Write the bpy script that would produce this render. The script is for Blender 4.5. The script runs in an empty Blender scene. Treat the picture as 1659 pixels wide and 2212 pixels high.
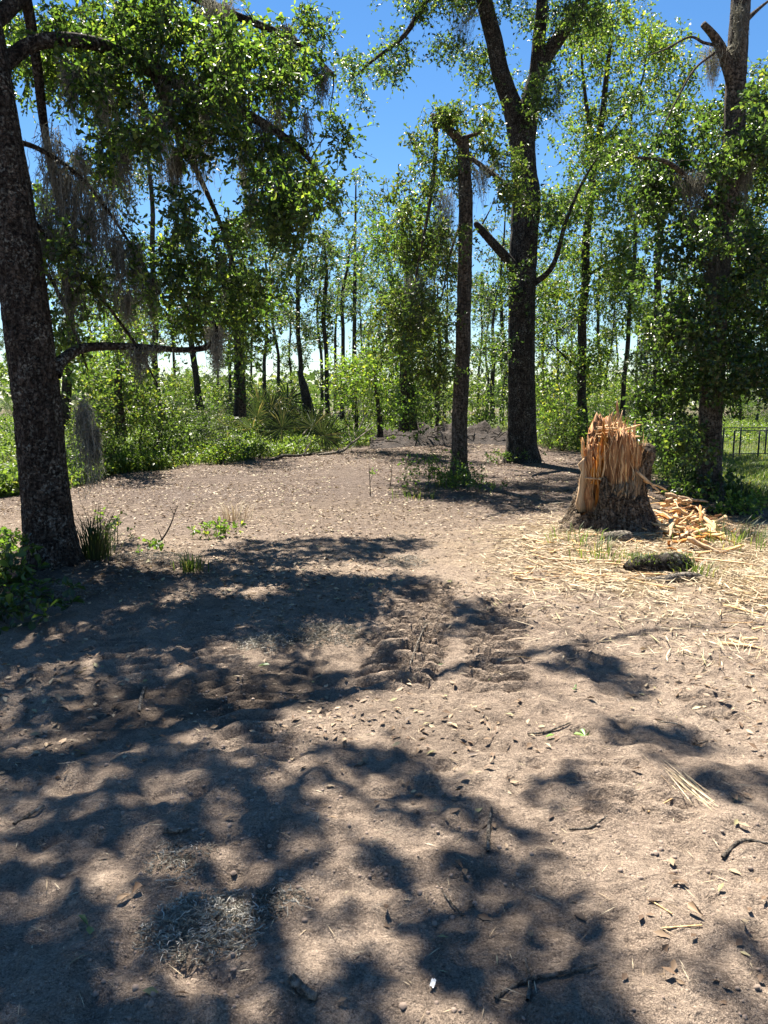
import bpy, math
import numpy as np

rng = np.random.default_rng(11)
R = math.radians

# ------------------------------------------------------------------ camera, sky, sun
scene = bpy.context.scene
CAM_H, PITCH, FPX = 1.60, R(8.5), 1661.0        # FPX: focal length for a 1659 x 2212 picture
cam_d = bpy.data.cameras.new('camera'); cam = bpy.data.objects.new('camera', cam_d)
scene.collection.objects.link(cam); scene.camera = cam
cam.location = (0, 0, CAM_H); cam.rotation_euler = (math.pi / 2 - PITCH, 0, 0)
cam_d.sensor_fit = 'VERTICAL'; cam_d.sensor_height = 36; cam_d.lens = FPX / 2212 * 36
cam_d.clip_start = 0.05; cam_d.clip_end = 3000

SUN_EL, SUN_AZ = R(62), R(18)                    # azimuth: to the left of straight ahead
SUN = np.array([-math.sin(SUN_AZ) * math.cos(SUN_EL), math.cos(SUN_AZ) * math.cos(SUN_EL), math.sin(SUN_EL)])
world = bpy.data.worlds.new('World'); scene.world = world; world.use_nodes = True
wn = world.node_tree.nodes; wl = world.node_tree.links
sky = wn.new('ShaderNodeTexSky'); sky.sky_type = 'NISHITA'; sky.sun_disc = False
sky.sun_elevation = SUN_EL; sky.sun_rotation = -SUN_AZ
sky.air_density = 1.0; sky.dust_density = 0.0; sky.ozone_density = 4.0; sky.altitude = 10
wn['Background'].inputs['Strength'].default_value = 0.042
hs_ = wn.new('ShaderNodeHueSaturation'); hs_.inputs['Saturation'].default_value = 1.2
wl.new(sky.outputs[0], hs_.inputs['Color']); wl.new(hs_.outputs[0], wn['Background'].inputs['Color'])
sun_d = bpy.data.lights.new('sun', 'SUN'); sun_d.energy = 5.0; sun_d.angle = R(0.53); sun_d.color = (1, .93, .82)
sun = bpy.data.objects.new('sun', sun_d); scene.collection.objects.link(sun)
sun.rotation_euler = (math.pi / 2 - SUN_EL, 0, math.pi + SUN_AZ)
sun.location = (0, 0, 30)
scene.view_settings.view_transform = 'Standard'; scene.view_settings.look = 'None'
scene.view_settings.exposure = 1.95; scene.view_settings.gamma = 1
scene.cycles.use_denoising = True
scene.cycles.max_bounces = 8; scene.cycles.diffuse_bounces = 4; scene.cycles.transmission_bounces = 6
scene.cycles.sample_clamp_indirect = 6

# ------------------------------------------------------------------ projection helpers
CP, SP = math.cos(PITCH), math.sin(PITCH)
def V(px, py, Y):
    """point at forward distance Y seen at picture position (px, py)"""
    dx = (px - 829.5) / FPX; dz = -(py - 1106) / FPX
    dy = CP + SP * dz; zz = -SP + CP * dz
    return np.array([dx * Y / dy, Y, CAM_H + zz * Y / dy])
def G(px, py):
    dz = -(py - 1106) / FPX
    dy = CP + SP * dz; zz = -SP + CP * dz
    t = -CAM_H / zz
    return np.array([(px - 829.5) / FPX * t, dy * t, 0.0])
def proj(P):
    P = np.asarray(P, float); d = P - np.array([0, 0, CAM_H])
    f = d[..., 1] * CP - d[..., 2] * SP; u = d[..., 1] * SP + d[..., 2] * CP
    f = np.where(np.abs(f) < .05, .05, f)
    return 829.5 + FPX * d[..., 0] / f, 1106 - FPX * u / f
def nrm(a): return a / np.maximum(np.linalg.norm(a, axis=-1, keepdims=True), 1e-9)

# ------------------------------------------------------------------ noise
_perm = np.random.default_rng(3).permutation(256); _perm = np.concatenate([_perm, _perm, _perm])
_grad = nrm(np.random.default_rng(4).normal(size=(256, 3)))
def pn(x, y, z=0.0):
    x, y, z = np.broadcast_arrays(np.asarray(x, float), y, z)
    xi, yi, zi = np.floor(x), np.floor(y), np.floor(z); xf, yf, zf = x - xi, y - yi, z - zi
    xi, yi, zi = (xi.astype(int) & 255), (yi.astype(int) & 255), (zi.astype(int) & 255)
    s = lambda t: t * t * t * (t * (t * 6 - 15) + 10)
    u, v, w = s(xf), s(yf), s(zf); out = 0
    for i in (0, 1):
        for j in (0, 1):
            for k in (0, 1):
                g = _grad[_perm[_perm[_perm[(xi + i) & 255] + ((yi + j) & 255)] + ((zi + k) & 255)]]
                d = g[..., 0] * (xf - i) + g[..., 1] * (yf - j) + g[..., 2] * (zf - k)
                out = out + d * (u if i else 1 - u) * (v if j else 1 - v) * (w if k else 1 - w)
    return out * 1.6
def fbm(x, y, z=0.0, o=4):
    a, f, t = 1.0, 1.0, 0
    for k in range(o):
        t = t + a * pn(x * f + 13.1 * k, y * f + 7.7 * k, np.asarray(z) * f + 3.3 * k); a *= .5; f *= 2.03
    return t

# ------------------------------------------------------------------ mesh helpers
class Acc:
    def __init__(s): s.v = []; s.q = []; s.t = []; s.n = 0
    def add(s, v, q=None, t=None):
        v = np.asarray(v, float).reshape(-1, 3); s.v.append(v)
        if q is not None and len(q): s.q.append(np.asarray(q, int).reshape(-1, 4) + s.n)
        if t is not None and len(t): s.t.append(np.asarray(t, int).reshape(-1, 3) + s.n)
        s.n += len(v)
    def mesh(s, name, mat, base=(0, 0, 0), smooth=True):
        v = np.concatenate(s.v) - np.asarray(base, float)
        q = np.concatenate(s.q) if s.q else np.zeros((0, 4), int)
        t = np.concatenate(s.t) if s.t else np.zeros((0, 3), int)
        me = bpy.data.meshes.new(name)
        me.vertices.add(len(v)); me.vertices.foreach_set('co', v.astype(np.float32).ravel())
        nl = q.size + t.size; me.loops.add(nl)
        me.loops.foreach_set('vertex_index', np.concatenate([q.ravel(), t.ravel()]).astype(np.int32))
        me.polygons.add(len(q) + len(t))
        me.polygons.foreach_set('loop_start', np.concatenate([np.arange(len(q)) * 4, q.size + np.arange(len(t)) * 3]).astype(np.int32))
        me.update(calc_edges=True)
        if smooth: me.polygons.foreach_set('use_smooth', np.ones(len(q) + len(t), bool))
        for m in (mat if isinstance(mat, (list, tuple)) else [mat]): me.materials.append(m)
        return me

def link(name, me, parent=None, loc=(0, 0, 0)):
    o = bpy.data.objects.new(name, me); scene.collection.objects.link(o)
    if parent is not None: o.parent = parent
    o.location = loc; return o
def tag(o, label=None, cat=None, group=None, kind=None):
    if label: o['label'] = label
    if cat: o['category'] = cat
    if group: o['group'] = group
    if kind: o['kind'] = kind
    return o
def thing(name, base, label, cat, group=None):
    o = link(name, None, None, tuple(base)); o.empty_display_size = .2
    return tag(o, label, cat, group)

def curve(pts, n):
    """Catmull-Rom through rows of pts (any columns), n samples per span"""
    p = np.asarray(pts, float); p = np.vstack([2 * p[0] - p[1], p, 2 * p[-1] - p[-2]]); out = []
    for i in range(1, len(p) - 2):
        t = np.linspace(0, 1, n, endpoint=False)[:, None]
        a, b, c, d = p[i - 1], p[i], p[i + 1], p[i + 2]
        out.append(.5 * (2 * b + (c - a) * t + (2 * a - 5 * b + 4 * c - d) * t ** 2 + (3 * b - 3 * c + d - a) * t ** 3))
    out.append(p[-2][None]); out = np.vstack(out)
    if out.shape[1] > 3: out[:, 3] = np.maximum(out[:, 3], .0015)
    return out

def tube(acc, p4, seg=8, rough=0.0, flare=0.0, lobes=5, seed=0.0, cap=True, vstretch=.35):
    p4 = np.asarray(p4, float); P, r = p4[:, :3], p4[:, 3]; n = len(P)
    T = nrm(np.gradient(P, axis=0))
    a = np.array([1.0, 0, 0]) if abs(T[0, 0]) < .9 else np.array([0, 1.0, 0])
    A = np.zeros((n, 3)); u = nrm(a - T[0] * a.dot(T[0])); A[0] = u
    for i in range(1, n):
        u = u - T[i] * u.dot(T[i]); u = u / max(np.linalg.norm(u), 1e-9); A[i] = u
    B = np.cross(T, A); th = np.linspace(0, 2 * math.pi, seg, endpoint=False)
    rr = np.repeat(r[:, None], seg, 1)
    if flare:
        h = P[:, 2] - P[0, 2]
        rr = rr * (1 + flare * np.exp(-h / .22)[:, None] * (.65 + .5 * np.cos(lobes * th + seed)[None] + .3 * np.cos(2 * th + 2 * seed)[None]))
    if rough:
        h = np.concatenate([[0], np.cumsum(np.linalg.norm(np.diff(P, axis=0), axis=1))])
        k = 1 / (rr.mean() * .42)
        cx, cy = np.cos(th)[None] * rr.mean() * k, np.sin(th)[None] * rr.mean() * k
        nz = fbm(cx + seed, cy + seed, h[:, None] * k * vstretch, 3)
        nz2 = pn(cx * .35 + seed, cy * .35, h[:, None] * k * .09)
        rr = rr * (1 + rough * (1 - 2.2 * np.abs(nz)) + rough * 1.3 * nz2)
    v = P[:, None] + rr[..., None] * (np.cos(th)[None, :, None] * A[:, None] + np.sin(th)[None, :, None] * B[:, None])
    i, j = np.meshgrid(np.arange(n - 1), np.arange(seg), indexing='ij'); j2 = (j + 1) % seg
    q = np.stack([i * seg + j, i * seg + j2, (i + 1) * seg + j2, (i + 1) * seg + j], -1).reshape(-1, 4)
    v = v.reshape(-1, 3); t = []
    if cap:
        v = np.vstack([v, P[-1] + T[-1] * r[-1] * .3]); k = n * seg
        t = [((n - 1) * seg + s, (n - 1) * seg + (s + 1) % seg, k) for s in range(seg)]
    acc.add(v, q, t)

def prisms(acc, A, B, ra, rb):
    """thin three-sided twigs from points A to points B"""
    D = nrm(B - A); U = nrm(np.cross(D, np.array([.31, .52, .79]))); W = np.cross(D, U); n = len(A)
    vs = []
    for P, r in ((A, ra), (B, rb)):
        for k in range(3):
            a = 2 * math.pi * k / 3; vs.append(P + (U * math.cos(a) + W * math.sin(a)) * r)
    v = np.stack(vs, 1).reshape(-1, 3); b = (np.arange(n) * 6)[:, None]
    q = np.concatenate([b + np.array([[k, (k + 1) % 3, 3 + (k + 1) % 3, 3 + k]]) for k in range(3)])
    acc.add(v, q)

def leafmesh(acc, P, D, N, L, W, fine=False, cup=.12):
    n = len(P); D = nrm(D); S = nrm(np.cross(D, N)); N = np.cross(S, D)
    L = np.broadcast_to(np.asarray(L, float), (n,))[:, None]; W = np.broadcast_to(np.asarray(W, float), (n,))[:, None]
    b = np.arange(n)[:, None]
    if fine:
        pts = [P, P + D * .38 * L + S * .27 * W + N * cup * L, P + D * .78 * L + S * .5 * W + N * cup * .9 * L,
               P + D * L - N * .06 * L, P + D * .78 * L - S * .5 * W + N * cup * .9 * L, P + D * .38 * L - S * .27 * W + N * cup * L]
        v = np.stack(pts, 1).reshape(-1, 3); b = b * 6
        acc.add(v, np.concatenate([b + np.array([[0, 3, 2, 1]]), b + np.array([[0, 5, 4, 3]])]))
    else:
        pts = [P, P + D * .55 * L + S * .5 * W + N * cup * L, P + D * L, P + D * .55 * L - S * .5 * W + N * cup * L]
        v = np.stack(pts, 1).reshape(-1, 3); b = b * 4
        acc.add(v, None, np.concatenate([b + np.array([[0, 2, 1]]), b + np.array([[0, 3, 2]])]))

def blades(acc, P, ang, L, W, lean, bend=.5):
    """grass blades: root, bent middle, tip"""
    n = len(P); d = np.stack([np.cos(ang), np.sin(ang), np.zeros(n)], 1); s = np.stack([-np.sin(ang), np.cos(ang), np.zeros(n)], 1)
    L, W, lean = (np.broadcast_to(np.asarray(a, float), (n,))[:, None] for a in (L, W, lean))
    up = np.array([0, 0, 1.0])
    d1 = nrm(up + d * lean); d2 = nrm(up * (1 - bend) + d * (lean + bend * 1.6))
    M = P + d1 * L * .55; T = M + d2 * L * .45
    v = np.stack([P - s * W * .5, P + s * W * .5, M + s * W * .38, M - s * W * .38, T], 1).reshape(-1, 3); b = (np.arange(n) * 5)[:, None]
    acc.add(v, b + np.array([[0, 1, 2, 3]]), b + np.array([[3, 2, 4]]))

def ball(n): return nrm(rng.normal(size=(n, 3))) * rng.random((n, 1)) ** (1 / 3)

def clumps(leaf, twig, C, rad, ntw, nl, L, W, droop=.25, up=.55, fine=False, spread=.45, tr=.0032, keep=None):
    """leafy twigs round the clump centres C"""
    C = np.asarray(C, float); M = len(C); rad = np.broadcast_to(np.asarray(rad, float), (M,))
    S = C[:, None] + ball(M * ntw).reshape(M, ntw, 3) * (rad * spread)[:, None, None]
    d = nrm(rng.normal(size=(M, ntw, 3)) + np.array([0, 0, -droop]))
    ln = (rad[:, None] * rng.uniform(.55, 1.15, (M, ntw)))[..., None]
    E = S + d * ln + np.array([0, 0, -.12]) * ln
    if twig is not None: prisms(twig, S.reshape(-1, 3), E.reshape(-1, 3), tr, tr * .5)
    t = np.clip(np.linspace(.12, 1, nl)[None, None] + rng.uniform(-.08, .08, (M, ntw, nl)), 0, 1.02)[..., None]
    P = (S[:, :, None] + (E - S)[:, :, None] * t).reshape(-1, 3)
    dd = np.repeat(d.reshape(-1, 3), nl, 0)
    D = nrm(dd * .55 + rng.normal(size=P.shape) * .55 + np.array([0, 0, -droop * .3]))
    N = nrm(rng.normal(size=P.shape) * .6 + np.array([0, 0, up]))
    s = rng.uniform(.5, 1.2, len(P))
    if keep is not None:
        k = keep(P); P, D, N, s = P[k], D[k], N[k], s[k]
    leafmesh(leaf, P, D, N, L * s, W * s * rng.uniform(.8, 1.2, len(P)), fine)

def grow(acc, nodes, targets, seg=4, rmax=.02, sag=.06, kr=.009):
    """branchlets from the nearest limb point out to each clump centre"""
    nodes = np.asarray(nodes, float); T = np.asarray(targets, float)
    dm = np.array([np.min(np.linalg.norm(nodes[:, :3] - t, axis=1)) for t in T]); T = T[np.argsort(dm)]
    for t in T:
        d = np.linalg.norm(nodes[:, :3] - t, axis=1) + .15 * np.maximum(0, nodes[:, 2] - t[2]) * 0
        i = int(np.argmin(d)); a = nodes[i]; L = d[i]
        r0 = min(a[3] * .7, .004 + kr * L, rmax); off = rng.normal(size=3) * L * .12
        pts = np.array([[*a[:3], r0], [*(a[:3] * .6 + t * .4 + off + [0, 0, sag * L]), r0 * .75], [*t, max(.0025, r0 * .4)]])
        c = curve(pts, 3); tube(acc, c, seg, cap=False); nodes = np.vstack([nodes, c[2:]])
    return nodes

# ------------------------------------------------------------------ materials
def mat(name):
    m = bpy.data.materials.new(name); m.use_nodes = True; return m, m.node_tree.nodes, m.node_tree.links
def ramp(n, stops):
    r = n.new('ShaderNodeValToRGB'); e = r.color_ramp.elements
    while len(e) < len(stops): e.new(.5)
    for x, (p, c) in zip(e, stops): x.position = p; x.color = (*c, 1)
    return r
def noise(n, l, vec, scale, detail=4, rough=.55, dist=0):
    t = n.new('ShaderNodeTexNoise'); t.inputs['Scale'].default_value = scale; t.inputs['Detail'].default_value = detail
    t.inputs['Roughness'].default_value = rough; t.inputs['Distortion'].default_value = dist
    l.new(vec, t.inputs['Vector']); return t
def mapping(n, l, scale, src='Object'):
    c = n.new('ShaderNodeTexCoord'); m = n.new('ShaderNodeMapping'); m.inputs['Scale'].default_value = scale
    l.new(c.outputs[src], m.inputs['Vector']); return m.outputs[0]
def mixc(n, l, fac, a, b, typ='MIX'):
    m = n.new('ShaderNodeMix'); m.data_type = 'RGBA'; m.blend_type = typ
    for s, v in ((m.inputs[0], fac), (m.inputs[6], a), (m.inputs[7], b)):
        if hasattr(v, 'links'): l.new(v, s)
        elif isinstance(v, (int, float)): s.default_value = v
        else: s.default_value = (*v, 1)
    return m.outputs[2]
def mrange(n, l, src, a, b, c=0.0, d=1.0):
    m = n.new('ShaderNodeMapRange'); l.new(src, m.inputs[0])
    for k, v in enumerate((a, b, c, d)): m.inputs[k + 1].default_value = v
    return m.outputs[0]

def leaf_mat(name, stops, trans=.42, tcol=1.9, rough=.42, spec=.5, tint=(1.02, 1.05, .5)):
    m, n, l = mat(name); p = n['Principled BSDF']; out = n['Material Output']
    g = n.new('ShaderNodeNewGeometry'); r = ramp(n, stops); l.new(g.outputs['Random Per Island'], r.inputs[0])
    oi = n.new('ShaderNodeObjectInfo'); hv = n.new('ShaderNodeHueSaturation'); l.new(r.outputs[0], hv.inputs['Color']); l.new(mrange(n, l, oi.outputs['Random'], 0, 1, .62, 1.2), hv.inputs['Value']); l.new(mrange(n, l, oi.outputs['Random'], 0, 1, .92, 1.02), hv.inputs['Saturation'])
    r = hv
    l.new(r.outputs[0], p.inputs['Base Color']); p.inputs['Roughness'].default_value = rough
    p.inputs['Specular IOR Level'].default_value = spec
    t = n.new('ShaderNodeBsdfTranslucent')
    l.new(mixc(n, l, 1.0, r.outputs[0], tuple(tcol * c_ for c_ in tint), 'MULTIPLY'), t.inputs[0])
    x = n.new('ShaderNodeMixShader'); x.inputs[0].default_value = trans
    l.new(p.outputs[0], x.inputs[1]); l.new(t.outputs[0], x.inputs[2]); l.new(x.outputs[0], out.inputs[0])
    return m
M = {}
M['oak_leaf'] = leaf_mat('oak_leaf', [(0, (.014, .026, .008)), (.45, (.027, .052, .012)), (.8, (.055, .092, .018)), (1, (.12, .145, .03))], .52, 3.2, .42, .6)
M['lime_leaf'] = leaf_mat('lime_leaf', [(0, (.035, .065, .013)), (.5, (.065, .115, .02)), (.85, (.12, .165, .03)), (1, (.19, .18, .035))], .5, 2.4, .4, .5)
M['pale_leaf'] = leaf_mat('pale_leaf', [(0, (.02, .036, .014)), (.5, (.042, .07, .025)), (.9, (.085, .12, .042)), (1, (.12, .12, .045))], .45, 2.1, .5, .45)
M['ivy_leaf'] = leaf_mat('ivy_leaf', [(0, (.024, .046, .012)), (.5, (.04, .078, .017)), (.9, (.075, .125, .022)), (1, (.12, .14, .03))], .5, 2.8, .36, .75)
M['bush_leaf'] = leaf_mat('bush_leaf', [(0, (.03, .055, .012)), (.5, (.06, .11, .02)), (.9, (.11, .175, .03)), (1, (.16, .185, .05))], .42, 2.2, .42, .5)
M['weed_leaf'] = leaf_mat('weed_leaf', [(0, (.06, .1, .018)), (.5, (.1, .165, .026)), (.9, (.15, .215, .035)), (1, (.2, .21, .06))], .45, 2.0, .45, .4)
M['grass'] = leaf_mat('grass_blade', [(0, (.05, .085, .018)), (.5, (.08, .13, .025)), (.85, (.14, .17, .04)), (1, (.3, .25, .1))], .4, 1.8, .5, .35)
M['sedge'] = leaf_mat('sedge_blade', [(0, (.02, .04, .012)), (.7, (.035, .065, .018)), (1, (.09, .1, .03))], .3, 1.8, .45, .5)
M['straw'] = leaf_mat('straw_blade', [(0, (.26, .18, .11)), (.5, (.5, .385, .24)), (.9, (.66, .55, .37)), (1, (.32, .29, .13))], .15, 1.0, .6, .3, (1, .95, .85))
M['litter'] = leaf_mat('dead_leaf', [(0, (.07, .042, .026)), (.4, (.17, .105, .06)), (.75, (.32, .22, .13)), (.93, (.48, .38, .24)), (1, (.2, .2, .06))], .12, 1.0, .6, .3, (1, .9, .75))
M['moss'] = leaf_mat('grey_moss', [(0, (.12, .115, .095)), (.5, (.22, .212, .178)), (1, (.38, .365, .31))], .3, 1.1, .8, .1, (1, 1, .9))
M['fresh'] = leaf_mat('fresh_leaf', [(0, (.08, .17, .04)), (1, (.2, .3, .09))], .25, 1.5, .45, .5)
M['palm'] = leaf_mat('palm_leaf', [(0, (.03, .046, .018)), (.7, (.06, .082, .034)), (1, (.2, .17, .09))], .3, 1.6, .45, .4)

def bark_mat(name, dark, mid, light, lichen=.3, zs=.25, scale=26):
    m, n, l = mat(name); p = n['Principled BSDF']
    v = mapping(n, l, (1, 1, zs)); nz = noise(n, l, v, scale, 7, .68, .9)
    nb = noise(n, l, mapping(n, l, (1, 1, 1.25)), scale * 1.3, 5, .65, .8)
    r = ramp(n, [(.32, dark), (.5, mid), (.7, light)]); l.new(nz.outputs[0], r.inputs[0])
    crack = mrange(n, l, nb.outputs[0], .36, .52)
    c1 = mixc(n, l, crack, tuple(x * .6 for x in dark), r.outputs[0])
    v2 = mapping(n, l, (1, 1, 1)); n2 = noise(n, l, v2, 5.5, 5, .7); n3 = noise(n, l, v2, 38, 3, .6)
    lf = n.new('ShaderNodeMath'); lf.operation = 'MULTIPLY'
    l.new(mrange(n, l, n2.outputs[0], .46, .66, .1 * lichen, lichen), lf.inputs[0]); l.new(mrange(n, l, n3.outputs[0], .5, .62), lf.inputs[1])
    c2 = mixc(n, l, lf.outputs[0], c1, (.36, .36, .31))
    l.new(c2, p.inputs['Base Color']); p.inputs['Roughness'].default_value = .92; p.inputs['Specular IOR Level'].default_value = .15
    b = n.new('ShaderNodeBump'); b.inputs['Strength'].default_value = 1.0; b.inputs['Distance'].default_value = .05
    h = n.new('ShaderNodeMath'); h.operation = 'MULTIPLY_ADD'; l.new(crack, h.inputs[0]); h.inputs[1].default_value = .6; l.new(nz.outputs[0], h.inputs[2])
    l.new(h.outputs[0], b.inputs['Height']); l.new(b.outputs[0], p.inputs['Normal']); return m
M['bark'] = bark_mat('oak_bark', (.012, .009, .007), (.05, .038, .03), (.15, .122, .1), .9)
M['bark_dark'] = bark_mat('dark_bark', (.012, .0095, .008), (.042, .033, .026), (.12, .098, .08), .7, .2, 18)
M['bark_grey'] = bark_mat('grey_bark', (.04, .031, .024), (.12, .095, .074), (.25, .205, .165), .3, .2, 20)
M['bark_far'] = bark_mat('far_bark', (.025, .02, .016), (.06, .049, .04), (.13, .11, .09), .2, .2, 14)
M['deadwood'] = bark_mat('dead_branch', (.12, .1, .08), (.27, .23, .185), (.46, .41, .35), .3, .3, 30)

def wood_mat(name, a, b, c, rough=.75):
    m, n, l = mat(name); p = n['Principled BSDF']
    v = mapping(n, l, (1, 1, .06)); nz = noise(n, l, v, 60, 5, .6); g = n.new('ShaderNodeNewGeometry')
    r = ramp(n, [(.3, a), (.5, b), (.7, c)]); l.new(nz.outputs[0], r.inputs[0])
    nw = noise(n, l, mapping(n, l, (1, 1, .35)), 9, 5, .7, .5); wc = mixc(n, l, mrange(n, l, nw.outputs[0], .52, .7, 0, .7), r.outputs[0], tuple(x_ * .45 for x_ in a)); wc = mixc(n, l, mrange(n, l, nw.outputs[0], .42, .3, 0, .2), wc, (.33, .29, .24))
    hs = n.new('ShaderNodeHueSaturation'); l.new(wc, hs.inputs['Color'])
    oi = n.new('ShaderNodeObjectInfo'); ad = n.new('ShaderNodeMath'); ad.operation = 'ADD'
    l.new(oi.outputs['Random'], ad.inputs[0]); l.new(g.outputs['Random Per Island'], ad.inputs[1])
    l.new(mrange(n, l, ad.outputs[0], 0, 2, .6, 1.35), hs.inputs['Value']); l.new(mrange(n, l, oi.outputs['Random'], 0, 1, .92, 1.15), hs.inputs['Saturation'])
    l.new(hs.outputs[0], p.inputs['Base Color']); p.inputs['Roughness'].default_value = rough; p.inputs['Specular IOR Level'].default_value = .25
    bp = n.new('ShaderNodeBump'); bp.inputs['Strength'].default_value = .6; bp.inputs['Distance'].default_value = .01
    l.new(nz.outputs[0], bp.inputs['Height']); l.new(bp.outputs[0], p.inputs['Normal']); return m
M['heartwood'] = wood_mat('torn_heartwood', (.085, .033, .014), (.38, .165, .058), (.62, .36, .15))
M['sapwood'] = wood_mat('pale_sapwood', (.34, .2, .095), (.56, .36, .19), (.7, .52, .31))
M['rotwood'] = wood_mat('weathered_wood', (.08, .05, .03), (.2, .14, .085), (.42, .34, .23))

def plain(name, col, rough=.5, metal=0):
    m, n, l = mat(name); p = n['Principled BSDF']; v = mapping(n, l, (1, 1, 1)); nz = noise(n, l, v, 25, 3)
    l.new(mixc(n, l, mrange(n, l, nz.outputs[0], .3, .7), tuple(c * .8 for c in col), tuple(min(1, c * 1.15) for c in col)), p.inputs['Base Color'])
    p.inputs['Roughness'].default_value = rough; p.inputs['Metallic'].default_value = metal; return m
M['black_metal'] = plain('black_paint', (.012, .012, .013), .45)
M['paper'] = plain('white_scrap', (.78, .78, .76), .6)
M['greenmoss'] = plain('moss_green', (.07, .09, .02), .95)

def ground_mat():
    m, n, l = mat('bare_sandy_soil'); p = n['Principled BSDF']
    v = mapping(n, l, (1, 1, 1))
    def att(a):
        x = n.new('ShaderNodeAttribute'); x.attribute_name = a; return x.outputs['Fac']
    n1 = noise(n, l, v, .9, 5, .6); n2 = noise(n, l, v, 9, 6, .65, .5); n3 = noise(n, l, v, 70, 4, .7); n4 = noise(n, l, v, 150, 3, .65)
    sand = ramp(n, [(.28, (.19, .144, .11)), (.42, (.325, .25, .19)), (.56, (.45, .352, .268)), (.75, (.55, .44, .34))])
    a = n.new('ShaderNodeMath'); a.operation = 'MULTIPLY_ADD'; l.new(n2.outputs[0], a.inputs[0]); a.inputs[1].default_value = .6
    a2 = n.new('ShaderNodeMath'); a2.operation = 'MULTIPLY'; l.new(n1.outputs[0], a2.inputs[0]); a2.inputs[1].default_value = .4
    l.new(a2.outputs[0], a.inputs[2]); l.new(a.outputs[0], sand.inputs[0])
    n5 = noise(n, l, v, 28, 5, .7, .8)
    c = mixc(n, l, mrange(n, l, n5.outputs[0], .42, .64, 0, .42), sand.outputs[0], (.1, .074, .06))
    c = mixc(n, l, mrange(n, l, n3.outputs[0], .45, .66, 0, .42), c, (.12, .09, .074))
    c = mixc(n, l, mrange(n, l, n4.outputs[0], .55, .68, 0, .75), c, (.58, .46, .36))
    c = mixc(n, l, mrange(n, l, n4.outputs[0], .45, .34, 0, .75), c, (.09, .068, .056))
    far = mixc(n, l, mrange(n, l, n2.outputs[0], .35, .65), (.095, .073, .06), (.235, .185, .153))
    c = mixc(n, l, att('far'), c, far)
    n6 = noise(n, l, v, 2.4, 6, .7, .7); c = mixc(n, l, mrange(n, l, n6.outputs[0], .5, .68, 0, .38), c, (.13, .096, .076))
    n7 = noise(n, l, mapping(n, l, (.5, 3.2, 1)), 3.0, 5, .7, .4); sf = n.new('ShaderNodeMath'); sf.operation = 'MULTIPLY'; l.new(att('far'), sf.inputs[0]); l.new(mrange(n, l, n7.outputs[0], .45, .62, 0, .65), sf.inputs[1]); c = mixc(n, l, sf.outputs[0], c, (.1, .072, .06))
    lit = mixc(n, l, mrange(n, l, n3.outputs[0], .35, .62), (.2, .14, .09), (.48, .375, .255))
    lf = n.new('ShaderNodeMath'); lf.operation = 'MULTIPLY'; l.new(att('litter'), lf.inputs[0]); l.new(mrange(n, l, n2.outputs[0], .35, .6, .25, 1), lf.inputs[1])
    c = mixc(n, l, lf.outputs[0], c, lit)
    gr = mixc(n, l, mrange(n, l, n3.outputs[0], .35, .65), (.05, .055, .02), (.1, .12, .035))
    c = mixc(n, l, att('green'), c, gr)
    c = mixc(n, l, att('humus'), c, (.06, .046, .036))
    l.new(c, p.inputs['Base Color']); p.inputs['Roughness'].default_value = .95; p.inputs['Specular IOR Level'].default_value = .12
    b1 = n.new('ShaderNodeBump'); b1.inputs['Strength'].default_value = 1.0; b1.inputs['Distance'].default_value = .03; l.new(n3.outputs[0], b1.inputs['Height'])
    b3 = n.new('ShaderNodeBump'); b3.inputs['Strength'].default_value = 1.0; b3.inputs['Distance'].default_value = .065; l.new(n5.outputs[0], b3.inputs['Height']); l.new(b1.outputs[0], b3.inputs['Normal'])
    b2 = n.new('ShaderNodeBump'); b2.inputs['Strength'].default_value = .9; b2.inputs['Distance'].default_value = .06; l.new(n2.outputs[0], b2.inputs['Height']); l.new(b3.outputs[0], b2.inputs['Normal'])
    l.new(b2.outputs[0], p.inputs['Normal']); return m
M['ground'] = ground_mat()

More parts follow.
